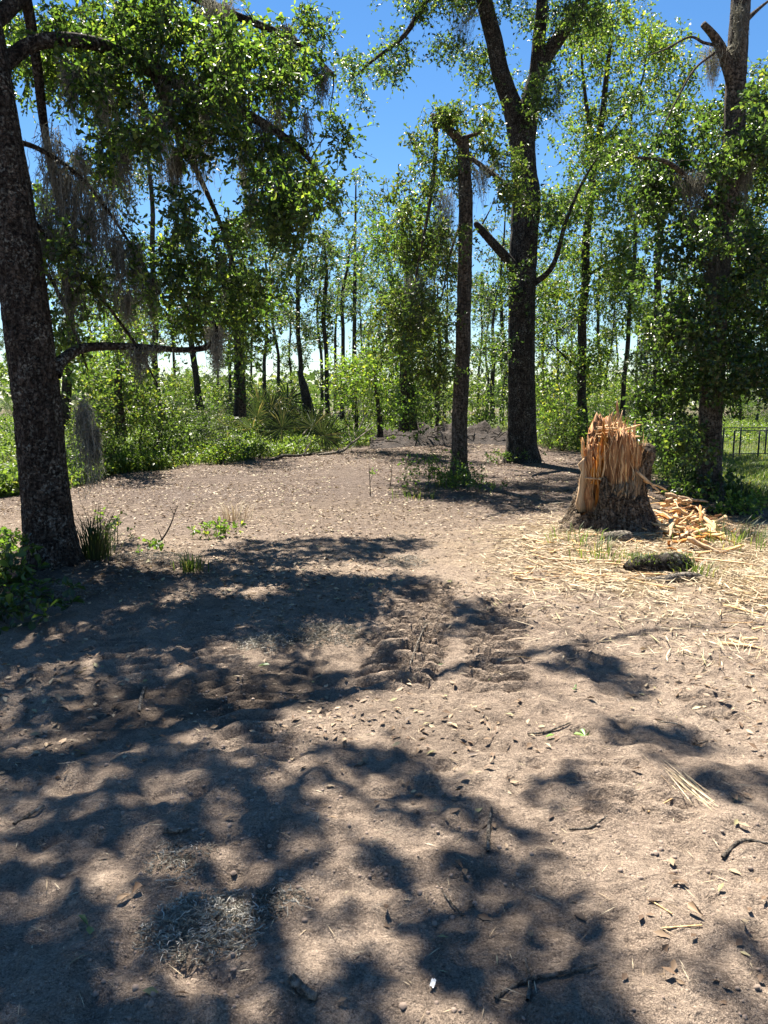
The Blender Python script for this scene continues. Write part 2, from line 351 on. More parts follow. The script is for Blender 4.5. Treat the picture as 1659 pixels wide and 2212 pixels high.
# ------------------------------------------------------------------ ground
EDGE_X = [-600, 0, 150, 250, 400, 560, 700, 820, 1100, 1240, 1300, 1440, 1560, 1659, 2300]
EDGE_Y = [1110, 1075, 1052, 1024, 1008, 988, 972, 962, 955, 975, 985, 1040, 1085, 1105, 1160]
TRACKS = [((845, 1480), (930, 1262), .5, 1, .08), ((1065, 1480), (1085, 1300), .4, -1, .065), ((1255, 1430), (1265, 1375), .36, 1, .03),
          ((1310, 1780), (1325, 1640), .32, 1, .024), ((1420, 1800), (1440, 1690), .3, -1, .018), ((560, 1620), (430, 1330), .38, 1, .026), ((300, 1480), (240, 1330), .36, -1, .026),
          ((1590, 1560), (1500, 1480), .36, 1, .022)]
STUMP = G(1335, 1168) + np.array([0, .35, 0])
def gh(x, y):
    x, y = np.asarray(x, float), np.asarray(y, float); r = np.hypot(x, y)
    near = np.clip((14 - r) / 9, 0, 1)
    h = .045 * fbm(x / 2.6 + 5, y / 2.6, 0, 2)
    lump = fbm(x / .42, y / .42 + 9, 2, 3)
    h = h + near * (.014 * lump + .020 * fbm(x / .2, y / .2, 7, 4) + .016 * np.clip(pn(x / .085, y / .085, 3), -.3, 1))
    pit = pn(x / .16 + 31, y / .16, 4.5); h = h - near * .09 * np.clip(pit - .42, 0, 1)
    for (a, b, w, s, amp) in TRACKS:
        A, B = G(*a)[:2], G(*b)[:2]; L = np.linalg.norm(B - A); d = (B - A) / L
        u = (x - A[0]) * d[0] + (y - A[1]) * d[1]; t = -(x - A[0]) * d[1] + (y - A[1]) * d[0]
        wob = .05 * pn(u * 2 + s, 3.3, 1); t = t + wob
        win = np.clip((w / 2 - np.abs(t)) / .07, 0, 1) * np.clip((u + .1) / .25, 0, 1) * np.clip((L + .1 - u) / .25, 0, 1)
        ph = (u + .35 * np.abs(t) * s + .05 * pn(x * 4, y * 4, 1)) / .135
        bar = np.clip(np.sin(2 * math.pi * ph) * 1.5 + .1, -1, 1) * np.clip(.8 + .5 * pn(x * 2.2, y * 2.2, 8), .2, 1.2)
        h = h * (1 - .6 * win) + win * (amp * bar - .4 * amp) + .013 * np.exp(-((np.abs(t) - w / 2 - .03) / .05) ** 2) * (win > -1) * np.clip((u + .1) / .25, 0, 1) * np.clip((L + .1 - u) / .25, 0, 1)
    d = np.hypot(x - STUMP[0] - .2, y - STUMP[1]); h = h + .10 * np.exp(-(d / 1.3) ** 2)
    tr = G(120, 1245); d = np.hypot(x - tr[0], y - tr[1]); h = h + .10 * np.exp(-(d / .8) ** 2)
    return h
def on(px, py, dz=0.0):
    p = G(px, py); p[2] = float(gh(p[0], p[1])) + dz; return p

def build_ground():
    ny, nx = 715, 350
    y = np.concatenate([[-8, -4, -1.5, 0, .6], np.geomspace(1.1, 75, ny)]); s = np.linspace(-1, 1, nx)
    Yg, S = np.meshgrid(y, s, indexing='ij'); W = .62 * np.maximum(Yg, 1) + 1.4 + np.where(Yg < 1, 4, 0) * np.clip((1.1 - Yg) / 2, 0, 1)
    X = S * W
    edge = np.clip((1 - np.abs(S)) * 12, 0, 1) * np.clip((72 - Yg) / 8, 0, 1) * np.clip((Yg + 8) / 3, 0, 1)
    Z = gh(X, Yg) * edge - (1 - edge) * .16
    v = np.stack([X, Yg, Z], -1).reshape(-1, 3); ny = len(y)
    i, j = np.meshgrid(np.arange(ny - 1), np.arange(nx - 1), indexing='ij')
    q = np.stack([i * nx + j, i * nx + j + 1, (i + 1) * nx + j + 1, (i + 1) * nx + j], -1).reshape(-1, 4)
    a = Acc(); a.add(v, q)
    k = 24; gx, gy = np.meshgrid(np.linspace(-1500, 1500, k), np.linspace(-300, 2400, k), indexing='ij')
    bv = np.stack([gx, gy, np.full_like(gx, -.15)], -1).reshape(-1, 3); i, j = np.meshgrid(np.arange(k - 1), np.arange(k - 1), indexing='ij')
    a.add(bv, np.stack([i * k + j, (i + 1) * k + j, (i + 1) * k + j + 1, i * k + j + 1], -1).reshape(-1, 4))
    me = a.mesh('ground', M['ground']); allv = np.vstack([v, bv]); n0 = len(v)
    x, yy = allv[:, 0], allv[:, 1]
    px, py = proj(np.stack([x, np.maximum(yy, 1.2), np.zeros_like(x)], -1))
    eb = np.interp(px, EDGE_X, EDGE_Y) + 7 * pn(x * 1.2, yy * .5, 2)
    green = np.clip((eb - py) / 7 + .5, 0, 1); green[yy < 3] = 0; green[n0:] = (yy[n0:] > 60)
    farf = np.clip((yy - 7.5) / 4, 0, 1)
    ds = np.hypot((x - STUMP[0] - .4) / 1.6, (yy - STUMP[1] + .9) / 1.4)
    litter = np.clip(1.5 - ds * .75 + .5 * pn(x * 1.5, yy * 1.5, 6), 0, 1)
    litter = np.maximum(litter, .32 * np.clip((14 - yy) / 4, .35, 1) * np.clip((yy - 5) / 3, 0, 1) * np.clip(.5 + 1.2 * pn(x * .5, yy * .5, 1), 0, 1))
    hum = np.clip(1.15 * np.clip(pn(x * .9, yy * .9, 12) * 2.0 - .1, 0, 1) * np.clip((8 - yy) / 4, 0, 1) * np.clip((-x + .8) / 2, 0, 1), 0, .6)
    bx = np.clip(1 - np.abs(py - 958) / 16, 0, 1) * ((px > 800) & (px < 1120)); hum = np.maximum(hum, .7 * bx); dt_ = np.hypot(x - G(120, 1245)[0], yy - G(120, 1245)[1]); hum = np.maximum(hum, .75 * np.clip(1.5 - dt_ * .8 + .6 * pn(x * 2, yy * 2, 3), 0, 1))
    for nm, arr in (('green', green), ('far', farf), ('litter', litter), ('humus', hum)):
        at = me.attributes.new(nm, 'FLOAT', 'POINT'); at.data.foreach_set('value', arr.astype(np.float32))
    return tag(link('ground', me), 'bare sandy clearing floor with tyre ruts and leaf litter', None, None, 'structure')
build_ground()

# ------------------------------------------------------------------ tree machinery
def px_curve(rows, n=5):
    """rows (px, py, Y, radius) -> smooth 3D polyline"""
    return curve([[*V(a, b, c), r] for a, b, c, r in rows], n)
def fill(ell, Y0, Y1, step=34.0, per=6, sp=.34):
    """clump centres gathered in sprays inside picture ellipses (px, py, rx, ry[, weight]) between two depths"""
    out = []
    for e in ell:
        px, py, rx, ry = e[:4]; w = e[4] if len(e) > 4 else 1.0
        k = max(1, int(round(math.pi * rx * ry / step ** 2 * w))); m = max(1, round(k / per))
        a = rng.random(m) * 2 * math.pi; r = np.sqrt(rng.random(m)) * .95
        sx, sy, sd = px + rx * r * np.cos(a), py + ry * r * np.sin(a), rng.uniform(Y0, Y1, m); R_ = min(rx, ry) * sp + 6
        for q in range(k):
            i = q % m; d = np.clip(sd[i] + rng.normal() * (Y1 - Y0) * .12, Y0 - .2, Y1 + .2)
            out.append(V(sx[i] + rng.normal() * R_ * 1.15, sy[i] + rng.normal() * R_ * .75, d))
    return np.array(out)

def tree(name, label, trunk, limbs=(), C=None, clump=.3, ntw=6, nl=8, leaf=(.07, .035), leafmat='oak_leaf', bark='bark', fine=False,
         seg=20, rough=.05, flare=.7, lobes=5, seed=1.0, group=None, nper=8, growstep=1, droop=.25, trunkdetail=1, up=.55, extra=None, kr=.009):
    tr = px_curve(trunk, nper) if len(trunk[0]) == 4 and not isinstance(trunk, np.ndarray) else trunk
    if bark == 'bark_far': tr = tr.copy(); tr[:, 0] += .14 * pn(tr[:, 2] * .55, seed * 3.1, 1) ; tr[:, 0] -= tr[0, 0] * 0
    base = tr[0, :3].copy(); root = thing(name, base, label, 'tree', group)
    a = Acc(); tube(a, tr, seg, rough, flare, lobes, seed)
    link('trunk', a.mesh('trunk', M[bark], base), root)
    nodes = [tr[len(tr) // 4:]]
    for lb in limbs:
        c = px_curve(lb, 6) if not isinstance(lb, np.ndarray) else lb
        la = Acc(); tube(la, c, max(8, seg // 2), rough * .8, 0, 3, seed + 2)
        link('limb', la.mesh('limb', M[bark], base), root); nodes.append(c[1:])
    nodes = np.vstack(nodes)
    if C is not None and len(C):
        w = Acc(); lf = Acc(); grow(w, nodes, C[::growstep], kr=kr)
        clumps(lf, w, C, clump * rng.uniform(.7, 1.25, len(C)), ntw, nl, leaf[0], leaf[1], droop, up, fine)
        if extra: extra(lf, w, nodes)
        tag(link('branchlets', w.mesh('branchlets', M[bark], base), root), kind='stuff')
        link('crown', lf.mesh('crown', M[leafmat], base, False), root)
    return root, nodes

# ------------------------------------------------------------------ shade cast from the oak's overhead boughs
SHADE = [
    [(470, 1195), (540, 1158), (680, 1128), (800, 1152), (935, 1165), (880, 1192), (760, 1215), (600, 1225), (480, 1218)],
    [(60, 1290), (250, 1262), (500, 1275), (640, 1310), (700, 1262), (900, 1240), (955, 1262), (975, 1300), (1100, 1318), (1110, 1345),
     (960, 1385), (850, 1395), (825, 1460), (740, 1490), (600, 1500), (470, 1480), (330, 1545), (180, 1600), (-60, 1650), (-200, 1500), (-200, 1300)],
    [(-200, 1600), (200, 1580), (340, 1520), (500, 1500), (640, 1570), (720, 1640), (860, 1600), (950, 1650), (1040, 1760), (1110, 1800), (1160, 1880),
     (1260, 1960), (1360, 2030), (1440, 2140), (1480, 2330), (-400, 2330), (-400, 1700)],
    [(1130, 1690), (1260, 1690), (1240, 1740), (1140, 1740)],
    [(1370, 1560), (1480, 1590), (1659, 1690), (1800, 1760), (1780, 1820), (1620, 1740), (1480, 1660), (1360, 1610)],
    [(1210, 1380), (1330, 1430), (1400, 1490), (1340, 1500), (1230, 1450)],
    [(1500, 2080), (1700, 2160), (1700, 2330), (1560, 2330)],
]
LIT = [(895, 1390, 72, 62), (935, 1320, 45, 26), (1000, 1400, 40, 20), (540, 1405, 70, 28), (745, 1400, 75, 45), (500, 1440, 50, 20), (420, 1290, 40, 12), (295, 1665, 62, 32), (70, 1725, 34, 24), (165, 1690, 40, 22), (520, 1640, 50, 30),
       (400, 1590, 80, 28), (640, 1660, 40, 25), (800, 1740, 60, 50), (1010, 1880, 55, 55), (770, 1960, 70, 90), (780, 1830, 45, 30), (620, 1930, 40, 25), (480, 2080, 70, 60), (470, 2160, 60, 60),
       (60, 1625, 40, 20), (640, 1560, 60, 30), (1290, 1990, 40, 30), (870, 2120, 50, 60), (250, 1880, 50, 20), (690, 2090, 60, 50), (960, 2190, 60, 40), (140, 1540, 30, 18), (330, 1400, 36, 12)]
def inpoly(px, py, poly):
    p = np.array(poly, float); r = np.zeros(px.shape, bool); j = len(p) - 1
    for i in range(len(p)):
        c = ((p[i, 1] > py) != (p[j, 1] > py)) & (px < (p[j, 0] - p[i, 0]) * (py - p[i, 1]) / (p[j, 1] - p[i, 1] + 1e-9) + p[i, 0]); r ^= c; j = i
    return r
def shaded(px, py):
    r = np.zeros(px.shape, bool)
    for p in SHADE: r |= inpoly(px, py, p)
    for (x, y, a, b) in LIT: r &= ~(((px - x) / a) ** 2 + ((py - y) / b) ** 2 < 1)
    return r
def shade_points(step=.135):
    gx, gy = np.meshgrid(np.arange(-5, 5, step), np.arange(.9, 8.6, step)); gx = gx.ravel(); gy = gy.ravel()
    gx = gx + rng.uniform(-.5, .5, gx.shape) * step; gy = gy + rng.uniform(-.5, .5, gy.shape) * step
    px, py = proj(np.stack([gx, gy, np.zeros_like(gx)], -1)); k = shaded(px, py) & (pn(gx * 2.1, gy * 2.1, 5.5) < .52); gx, gy = gx[k], gy[k]
    h = 8.3 + 1.6 * pn(gx * .5, gy * .5, 3) + rng.uniform(-.6, .6, gx.shape)
    return np.stack([gx, gy, np.zeros_like(gx)], -1) + SUN[None] / SUN[2] * h[:, None]

# ------------------------------------------------------------------ the near oak
oak_trunk = px_curve([(120, 1262, 6.75, .225), (110, 1180, 6.75, .205), (97, 1050, 6.75, .197), (82, 900, 6.75, .193), (66, 760, 6.75, .188), (46, 600, 6.75, .182),
                      (24, 440, 6.75, .176), (-4, 280, 6.75, .168), (-30, 120, 6.75, .16), (-60, -80, 6.8, .15), (-80, -400, 6.8, .13), (-90, -800, 6.8, .1)], 26)
oak_limbs = [
    [(118, 810, 6.8, .055), (135, 778, 6.9, .05), (180, 752, 7.1, .042), (260, 748, 7.3, .034), (340, 752, 7.5, .03), (400, 756, 7.7, .027), (450, 748, 7.8, .03), (468, 722, 7.8, .026), (462, 695, 7.8, .012)],
    [(-40, 190, 6.8, .07), (70, 95, 7.0, .06), (210, 95, 7.3, .058), (330, 150, 7.6, .065), (450, 210, 7.9, .055), (560, 262, 8.2, .045), (650, 325, 8.4, .03), (700, 390, 8.5, .012)],
    [(50, -30, 7.0, .05), (68, 60, 7.2, .045), (82, 160, 7.3, .042), (95, 270, 7.4, .036), (118, 400, 7.5, .026), (150, 520, 7.6, .012)],
    [(10, 300, 6.8, .026), (90, 325, 7.1, .02), (190, 400, 7.4, .016), (290, 540, 7.7, .012), (360, 660, 7.9, .01)],
    [(40, 440, 6.8, .022), (110, 520, 7.1, .017), (200, 620, 7.4, .013), (290, 740, 7.7, .014), (340, 830, 7.8, .007)],
    [(-30, 60, 6.8, .07), (130, -60, 7.3, .06), (330, -40, 7.9, .05), (500, 30, 8.5, .04), (640, 90, 8.9, .03), (720, 160, 9.1, .015)],
    [(330, 150, 7.6, .045), (370, 260, 7.8, .035), (430, 380, 8.0, .026), (490, 520, 8.2, .018), (520, 640, 8.3, .008)],
    [(15, 360, 6.8, .03), (60, 520, 7.0, .022), (130, 640, 7.2, .016), (190, 800, 7.4, .008)],
]
top = oak_trunk[-1]; mid = oak_trunk[-14]
def wl(*rows): return curve(np.array(rows, float), 6)
oak_limbs += [wl([*mid[:3], .11], [-2.6, 5.9, 7.2, .1], [-1.2, 5.4, 8.0, .085], [.6, 5.2, 8.3, .07], [2.4, 5.6, 8.5, .045], [3.6, 6.2, 8.6, .02]),
              wl([*mid[:3], .11], [-3.0, 5.4, 7.4, .09], [-2.2, 4.4, 8.0, .07], [-1.0, 3.8, 8.3, .04], [.6, 3.6, 8.4, .02]),
              wl([*top[:3], .1], [-2.8, 7.4, 8.2, .08], [-1.6, 8.4, 8.6, .06], [0, 9.4, 8.8, .035], [1, 9.8, 8.9, .02])]
oak_C = fill([(60, 90, 120, 110), (200, 50, 150, 80), (330, 90, 120, 100), (450, 110, 110, 110), (560, 130, 100, 100), (650, 100, 80, 70), (700, 190, 50, 60, .8), (160, 190, 90, 60, .7),
              (400, 260, 110, 80), (530, 330, 110, 80), (640, 360, 90, 80), (700, 410, 45, 55), (570, 460, 70, 60), (500, 590, 75, 90), (560, 650, 60, 60), (440, 500, 60, 60, .8),
              (300, 270, 80, 60, .7), (250, 400, 70, 70, .8), (330, 470, 60, 70, .8), (385, 620, 60, 60, .8), (220, 620, 80, 80, .8), (300, 690, 70, 60, .8), (170, 500, 60, 70, .7), (180, 760, 60, 50, .6), (470, 660, 60, 60, .7), (420, 680, 50, 40, .7), (720, 250, 30, 50, .6),
              (110, 560, 50, 60, .5), (140, 420, 50, 50, .5)], 7.0, 9.6, 26, 8, .3)
GAPS = [(800, 1234, 220, 17), (560, 1288, 90, 16), (420, 1292, 60, 14), (545, 1405, 75, 26), (745, 1400, 80, 45), (1010, 1230, 120, 20), (330, 1245, 120, 12), (890, 1385, 75, 60), (930, 1320, 50, 30)]
def drop(C):
    g = C - SUN[None] / SUN[2] * C[:, 2:3]; return proj(g * [1, 1, 0])
gx_, gy_ = drop(oak_C); keep_ = np.ones(len(oak_C), bool)
for (x, y, a, b) in GAPS: keep_ &= ((gx_ - x) / a) ** 2 + ((gy_ - y) / b) ** 2 > 1
oak_C = oak_C[keep_]
def oak_shade(lf, w, nodes):
    C = shade_points(); g = C - SUN[None] / SUN[2] * C[:, 2:3]; o = oak_C - SUN[None] / SUN[2] * oak_C[:, 2:3]
    cnt = np.array([(np.hypot(o[:, 0] - p[0], o[:, 1] - p[1]) < .22).sum() for p in g]); C = C[cnt < 3]; grow(w, nodes, C[::9])
    clumps(lf, w, C, .15, 4, 8, .1, .064, .1, .9, False, .7)
tree('oak_tree', 'large near oak with lichen-spotted trunk and drooping mossy boughs', oak_trunk, oak_limbs, oak_C, .25, 9, 9, (.064, .034), 'oak_leaf', 'bark', True,
     110, .05, .45, 6, 2.1, extra=oak_shade, droop=.35, up=.35)

# ------------------------------------------------------------------ broken-topped tree, big forked tree, ivy tree
tree('broken_tree', 'slender tree with snapped bent top standing before the dirt berm',
     [(992, 1042, 14.7, .23), (992, 1022, 14.7, .175), (992, 995, 14.7, .15), (993, 900, 14.7, .14), (1000, 750, 14.7, .135), (1003, 600, 14.7, .13), (1006, 450, 14.7, .125), (1003, 360, 14.7, .11), (1000, 300, 14.7, .1)],
     [[(1002, 315, 14.7, .085), (975, 285, 14.6, .075), (950, 262, 14.5, .06), (932, 250, 14.4, .05)],
      [(936, 252, 14.4, .045), (942, 300, 14.4, .042), (936, 380, 14.3, .035), (925, 460, 14.3, .03), (905, 560, 14.2, .022), (885, 680, 14.2, .01)],
      [(1008, 335, 14.7, .045), (1050, 365, 14.6, .04), (1095, 400, 14.4, .03), (1140, 445, 14.2, .012)],
      [(1000, 300, 14.7, .05), (1020, 292, 14.6, .035), (1040, 285, 14.5, .02)],
      [(1000, 470, 14.7, .03), (975, 540, 14.4, .02), (955, 640, 14.2, .012)]],
     fill([(965, 240, 44, 28, .9), (1025, 262, 54, 34, 1), (1050, 310, 34, 28, 1), (915, 320, 32, 50, .9), (1080, 350, 40, 25), (1115, 395, 42, 32), (1130, 425, 24, 20), (890, 440, 45, 50), (900, 540, 50, 70),
           (865, 640, 50, 70), (915, 690, 45, 80), (955, 560, 26, 80, .7), (855, 740, 45, 50), (925, 790, 40, 60), (960, 400, 30, 50, .6), (985, 360, 20, 40, .8), (1005, 800, 14, 20, .5)], 13.6, 15.6, 17),
     .3, 7, 8, (.085, .042), 'lime_leaf', 'bark_grey', True, 28, .07, .5, 4, 3.3, droop=.4, up=.35, nper=14)

tree('forked_tree', 'tall thick-trunked tree forking high up with lichen patches on its bark',
     [(1128, 1003, 19.3, .5), (1128, 985, 19.3, .41), (1127, 900, 19.3, .335), (1127, 700, 19.3, .32), (1130, 550, 19.3, .32), (1137, 430, 19.3, .33), (1133, 380, 19.3, .29), (1128, 310, 19.3, .29), (1124, 268, 19.3, .24)],
     [[(1126, 320, 19.3, .25), (1108, 235, 19.3, .23), (1082, 160, 19.2, .2), (1068, 90, 19.2, .19), (1048, 10, 19.1, .18), (1030, -80, 19, .15), (1010, -260, 19, .08)],
      [(1130, 320, 19.3, .25), (1146, 220, 19.3, .23), (1170, 140, 19.3, .18), (1205, 85, 19.3, .16), (1245, 25, 19.3, .14), (1285, -60, 19.3, .12), (1340, -240, 19.3, .06)],
      [(1156, 190, 19.3, .17), (1164, 90, 19.3, .15), (1172, -10, 19.3, .13), (1180, -200, 19.3, .07)],
      [(1128, 605, 19.2, .14), (1098, 562, 19.0, .12), (1062, 522, 18.8, .1), (1032, 488, 18.6, .08), (1026, 480, 18.6, .03)],
      [(1146, 618, 19.2, .08), (1182, 590, 19.0, .065), (1202, 555, 18.8, .055), (1222, 480, 18.6, .045), (1255, 400, 18.5, .03), (1290, 340, 18.4, .015)],
      [(1040, -20, 19.1, .1), (960, -60, 18.8, .08), (910, 20, 18.6, .065), (870, 80, 18.5, .05), (800, 135, 18.4, .03), (770, 165, 18.3, .012)],
      [(1042, 484, 18.7, .02), (1060, 450, 18.6, .012), (1068, 425, 18.6, .005)]],
     fill([(835, 150, 36, 40), (850, 100, 26, 30), (785, 190, 30, 25), (760, 150, 30, 30), (920, 10, 40, 40), (955, 70, 26, 36), (1000, 10, 40, 30), (1035, 130, 26, 46), (1045, 180, 22, 40), (1170, 60, 46, 50, .6), (1150, 215, 24, 60),
           (1190, 180, 26, 50), (1140, 270, 16, 40), (1215, 20, 40, 40), (1290, 20, 40, 40), (1075, 610, 34, 60, .7), (1075, 720, 30, 60, .7), (1180, 480, 34, 50), (1230, 440, 36, 50), (1105, 20, 30, 30, .5),
           (1000, -120, 120, 80, .7), (1200, -140, 140, 90, .7), (880, -60, 60, 50), (1300, 330, 30, 30), (1165, 640, 30, 50, .6), (1200, 700, 30, 60, .6)], 17.6, 20.6, 16),
     .4, 7, 8, (.09, .05), 'oak_leaf', 'bark_dark', False, 44, .05, .35, 6, 5.0, droop=.3, nper=16)

ivy_ell = [(1500, 250, 70, 45), (1430, 325, 60, 36), (1380, 340, 46, 26), (1410, 390, 46, 30), (1480, 390, 70, 60), (1540, 330, 56, 60), (1470, 510, 56, 60), (1520, 600, 80, 100), (1450, 690, 66, 50),
           (1405, 715, 30, 26), (1480, 770, 66, 66), (1560, 720, 90, 120), (1625, 650, 60, 90), (1625, 480, 50, 80), (1650, 560, 40, 60), (1650, 300, 40, 80), (1625, 230, 36, 40), (1440, 850, 56, 50),
           (1425, 900, 46, 46), (1470, 950, 56, 60), (1490, 1020, 56, 50), (1590, 840, 60, 40), (1640, 800, 50, 60), (1600, 400, 50, 60), (1550, 480, 50, 50), (1700, 700, 60, 160), (1700, 400, 60, 150), (1560, 980, 20, 20, .4)]
tree('vine_covered_tree', 'dark tree wrapped in glossy vine leaves behind the shattered stump',
     [(1528, 1085, 12.2, .23), (1530, 1040, 12.2, .19), (1535, 900, 12.2, .17), (1541, 800, 12.2, .165), (1552, 600, 12.2, .16), (1572, 400, 12.2, .16), (1586, 290, 12.2, .15), (1591, 150, 12.2, .14), (1600, 0, 12.2, .13), (1608, -140, 12.2, .1)],
     [[(1590, 200, 12.2, .1), (1568, 130, 12.1, .085), (1545, 82, 12.0, .06), (1519, 52, 11.9, .045)],
      [(1556, 100, 12.0, .022), (1520, 92, 11.8, .02), (1490, 80, 11.7, .016), (1440, 105, 11.5, .012), (1400, 120, 11.4, .006)],
      [(1552, 108, 12.0, .02), (1500, 150, 11.8, .016), (1460, 220, 11.6, .012), (1420, 300, 11.5, .008)],
      [(1596, 60, 12.2, .05), (1620, 36, 12.3, .035), (1650, 10, 12.4, .02), (1690, -20, 12.5, .01)],
      [(1560, 470, 12.2, .05), (1500, 400, 11.8, .04), (1440, 350, 11.4, .03), (1370, 340, 11.0, .012)],
      [(1545, 720, 12.2, .04), (1490, 690, 11.8, .03), (1430, 690, 11.5, .02), (1395, 715, 11.3, .01)],
      [(1552, 660, 12.2, .05), (1620, 600, 12.3, .04), (1700, 560, 12.5, .02)]],
     fill(ivy_ell, 10.9, 13.6, 21), .26, 9, 8, (.075, .052), 'ivy_leaf', 'bark_grey', True, 32, .06, .3, 5, 7.0, droop=.35, up=.45, nper=14)

tree('leafy_tree', 'tall pale green leafy tree just behind and beside the big forked trunk',
     [(1256, 965, 24, .16), (1255, 850, 24, .135), (1256, 750, 24, .13), (1266, 550, 24, .12), (1285, 350, 24, .1), (1305, 200, 24, .08), (1315, 80, 24, .05), (1320, -40, 24, .02)],
     [[(1285, 350, 24, .08), (1270, 250, 23.8, .06), (1258, 150, 23.6, .04), (1255, 60, 23.5, .015)],
      [(1290, 320, 24, .07), (1340, 260, 24.2, .05), (1385, 180, 24.4, .035), (1400, 90, 24.5, .015)],
      [(1262, 600, 24, .05), (1310, 570, 24, .04), (1360, 540, 24, .02)],
      [(1256, 800, 24, .04), (1220, 770, 23.6, .03), (1190, 740, 23.4, .012)]],
     fill([(1255, 130, 55, 100), (1290, 40, 50, 50), (1335, 200, 66, 70), (1400, 110, 76, 60), (1400, 40, 60, 40, .7), (1450, 170, 50, 50, .7), (1265, 320, 60, 76), (1305, 420, 70, 80), (1220, 460, 50, 76), (1345, 340, 70, 66),
           (1350, 510, 66, 50), (1255, 590, 66, 70), (1320, 640, 56, 50), (1375, 690, 50, 40), (1245, 750, 56, 70), (1195, 830, 46, 76), (1300, 800, 40, 60), (1215, 910, 46, 50), (1215, 640, 40, 60)], 22, 26, 17),
     .48, 7, 8, (.11, .062), 'lime_leaf', 'bark_far', False, 20, .05, .4, 4, 9.0, droop=.3, kr=.008)

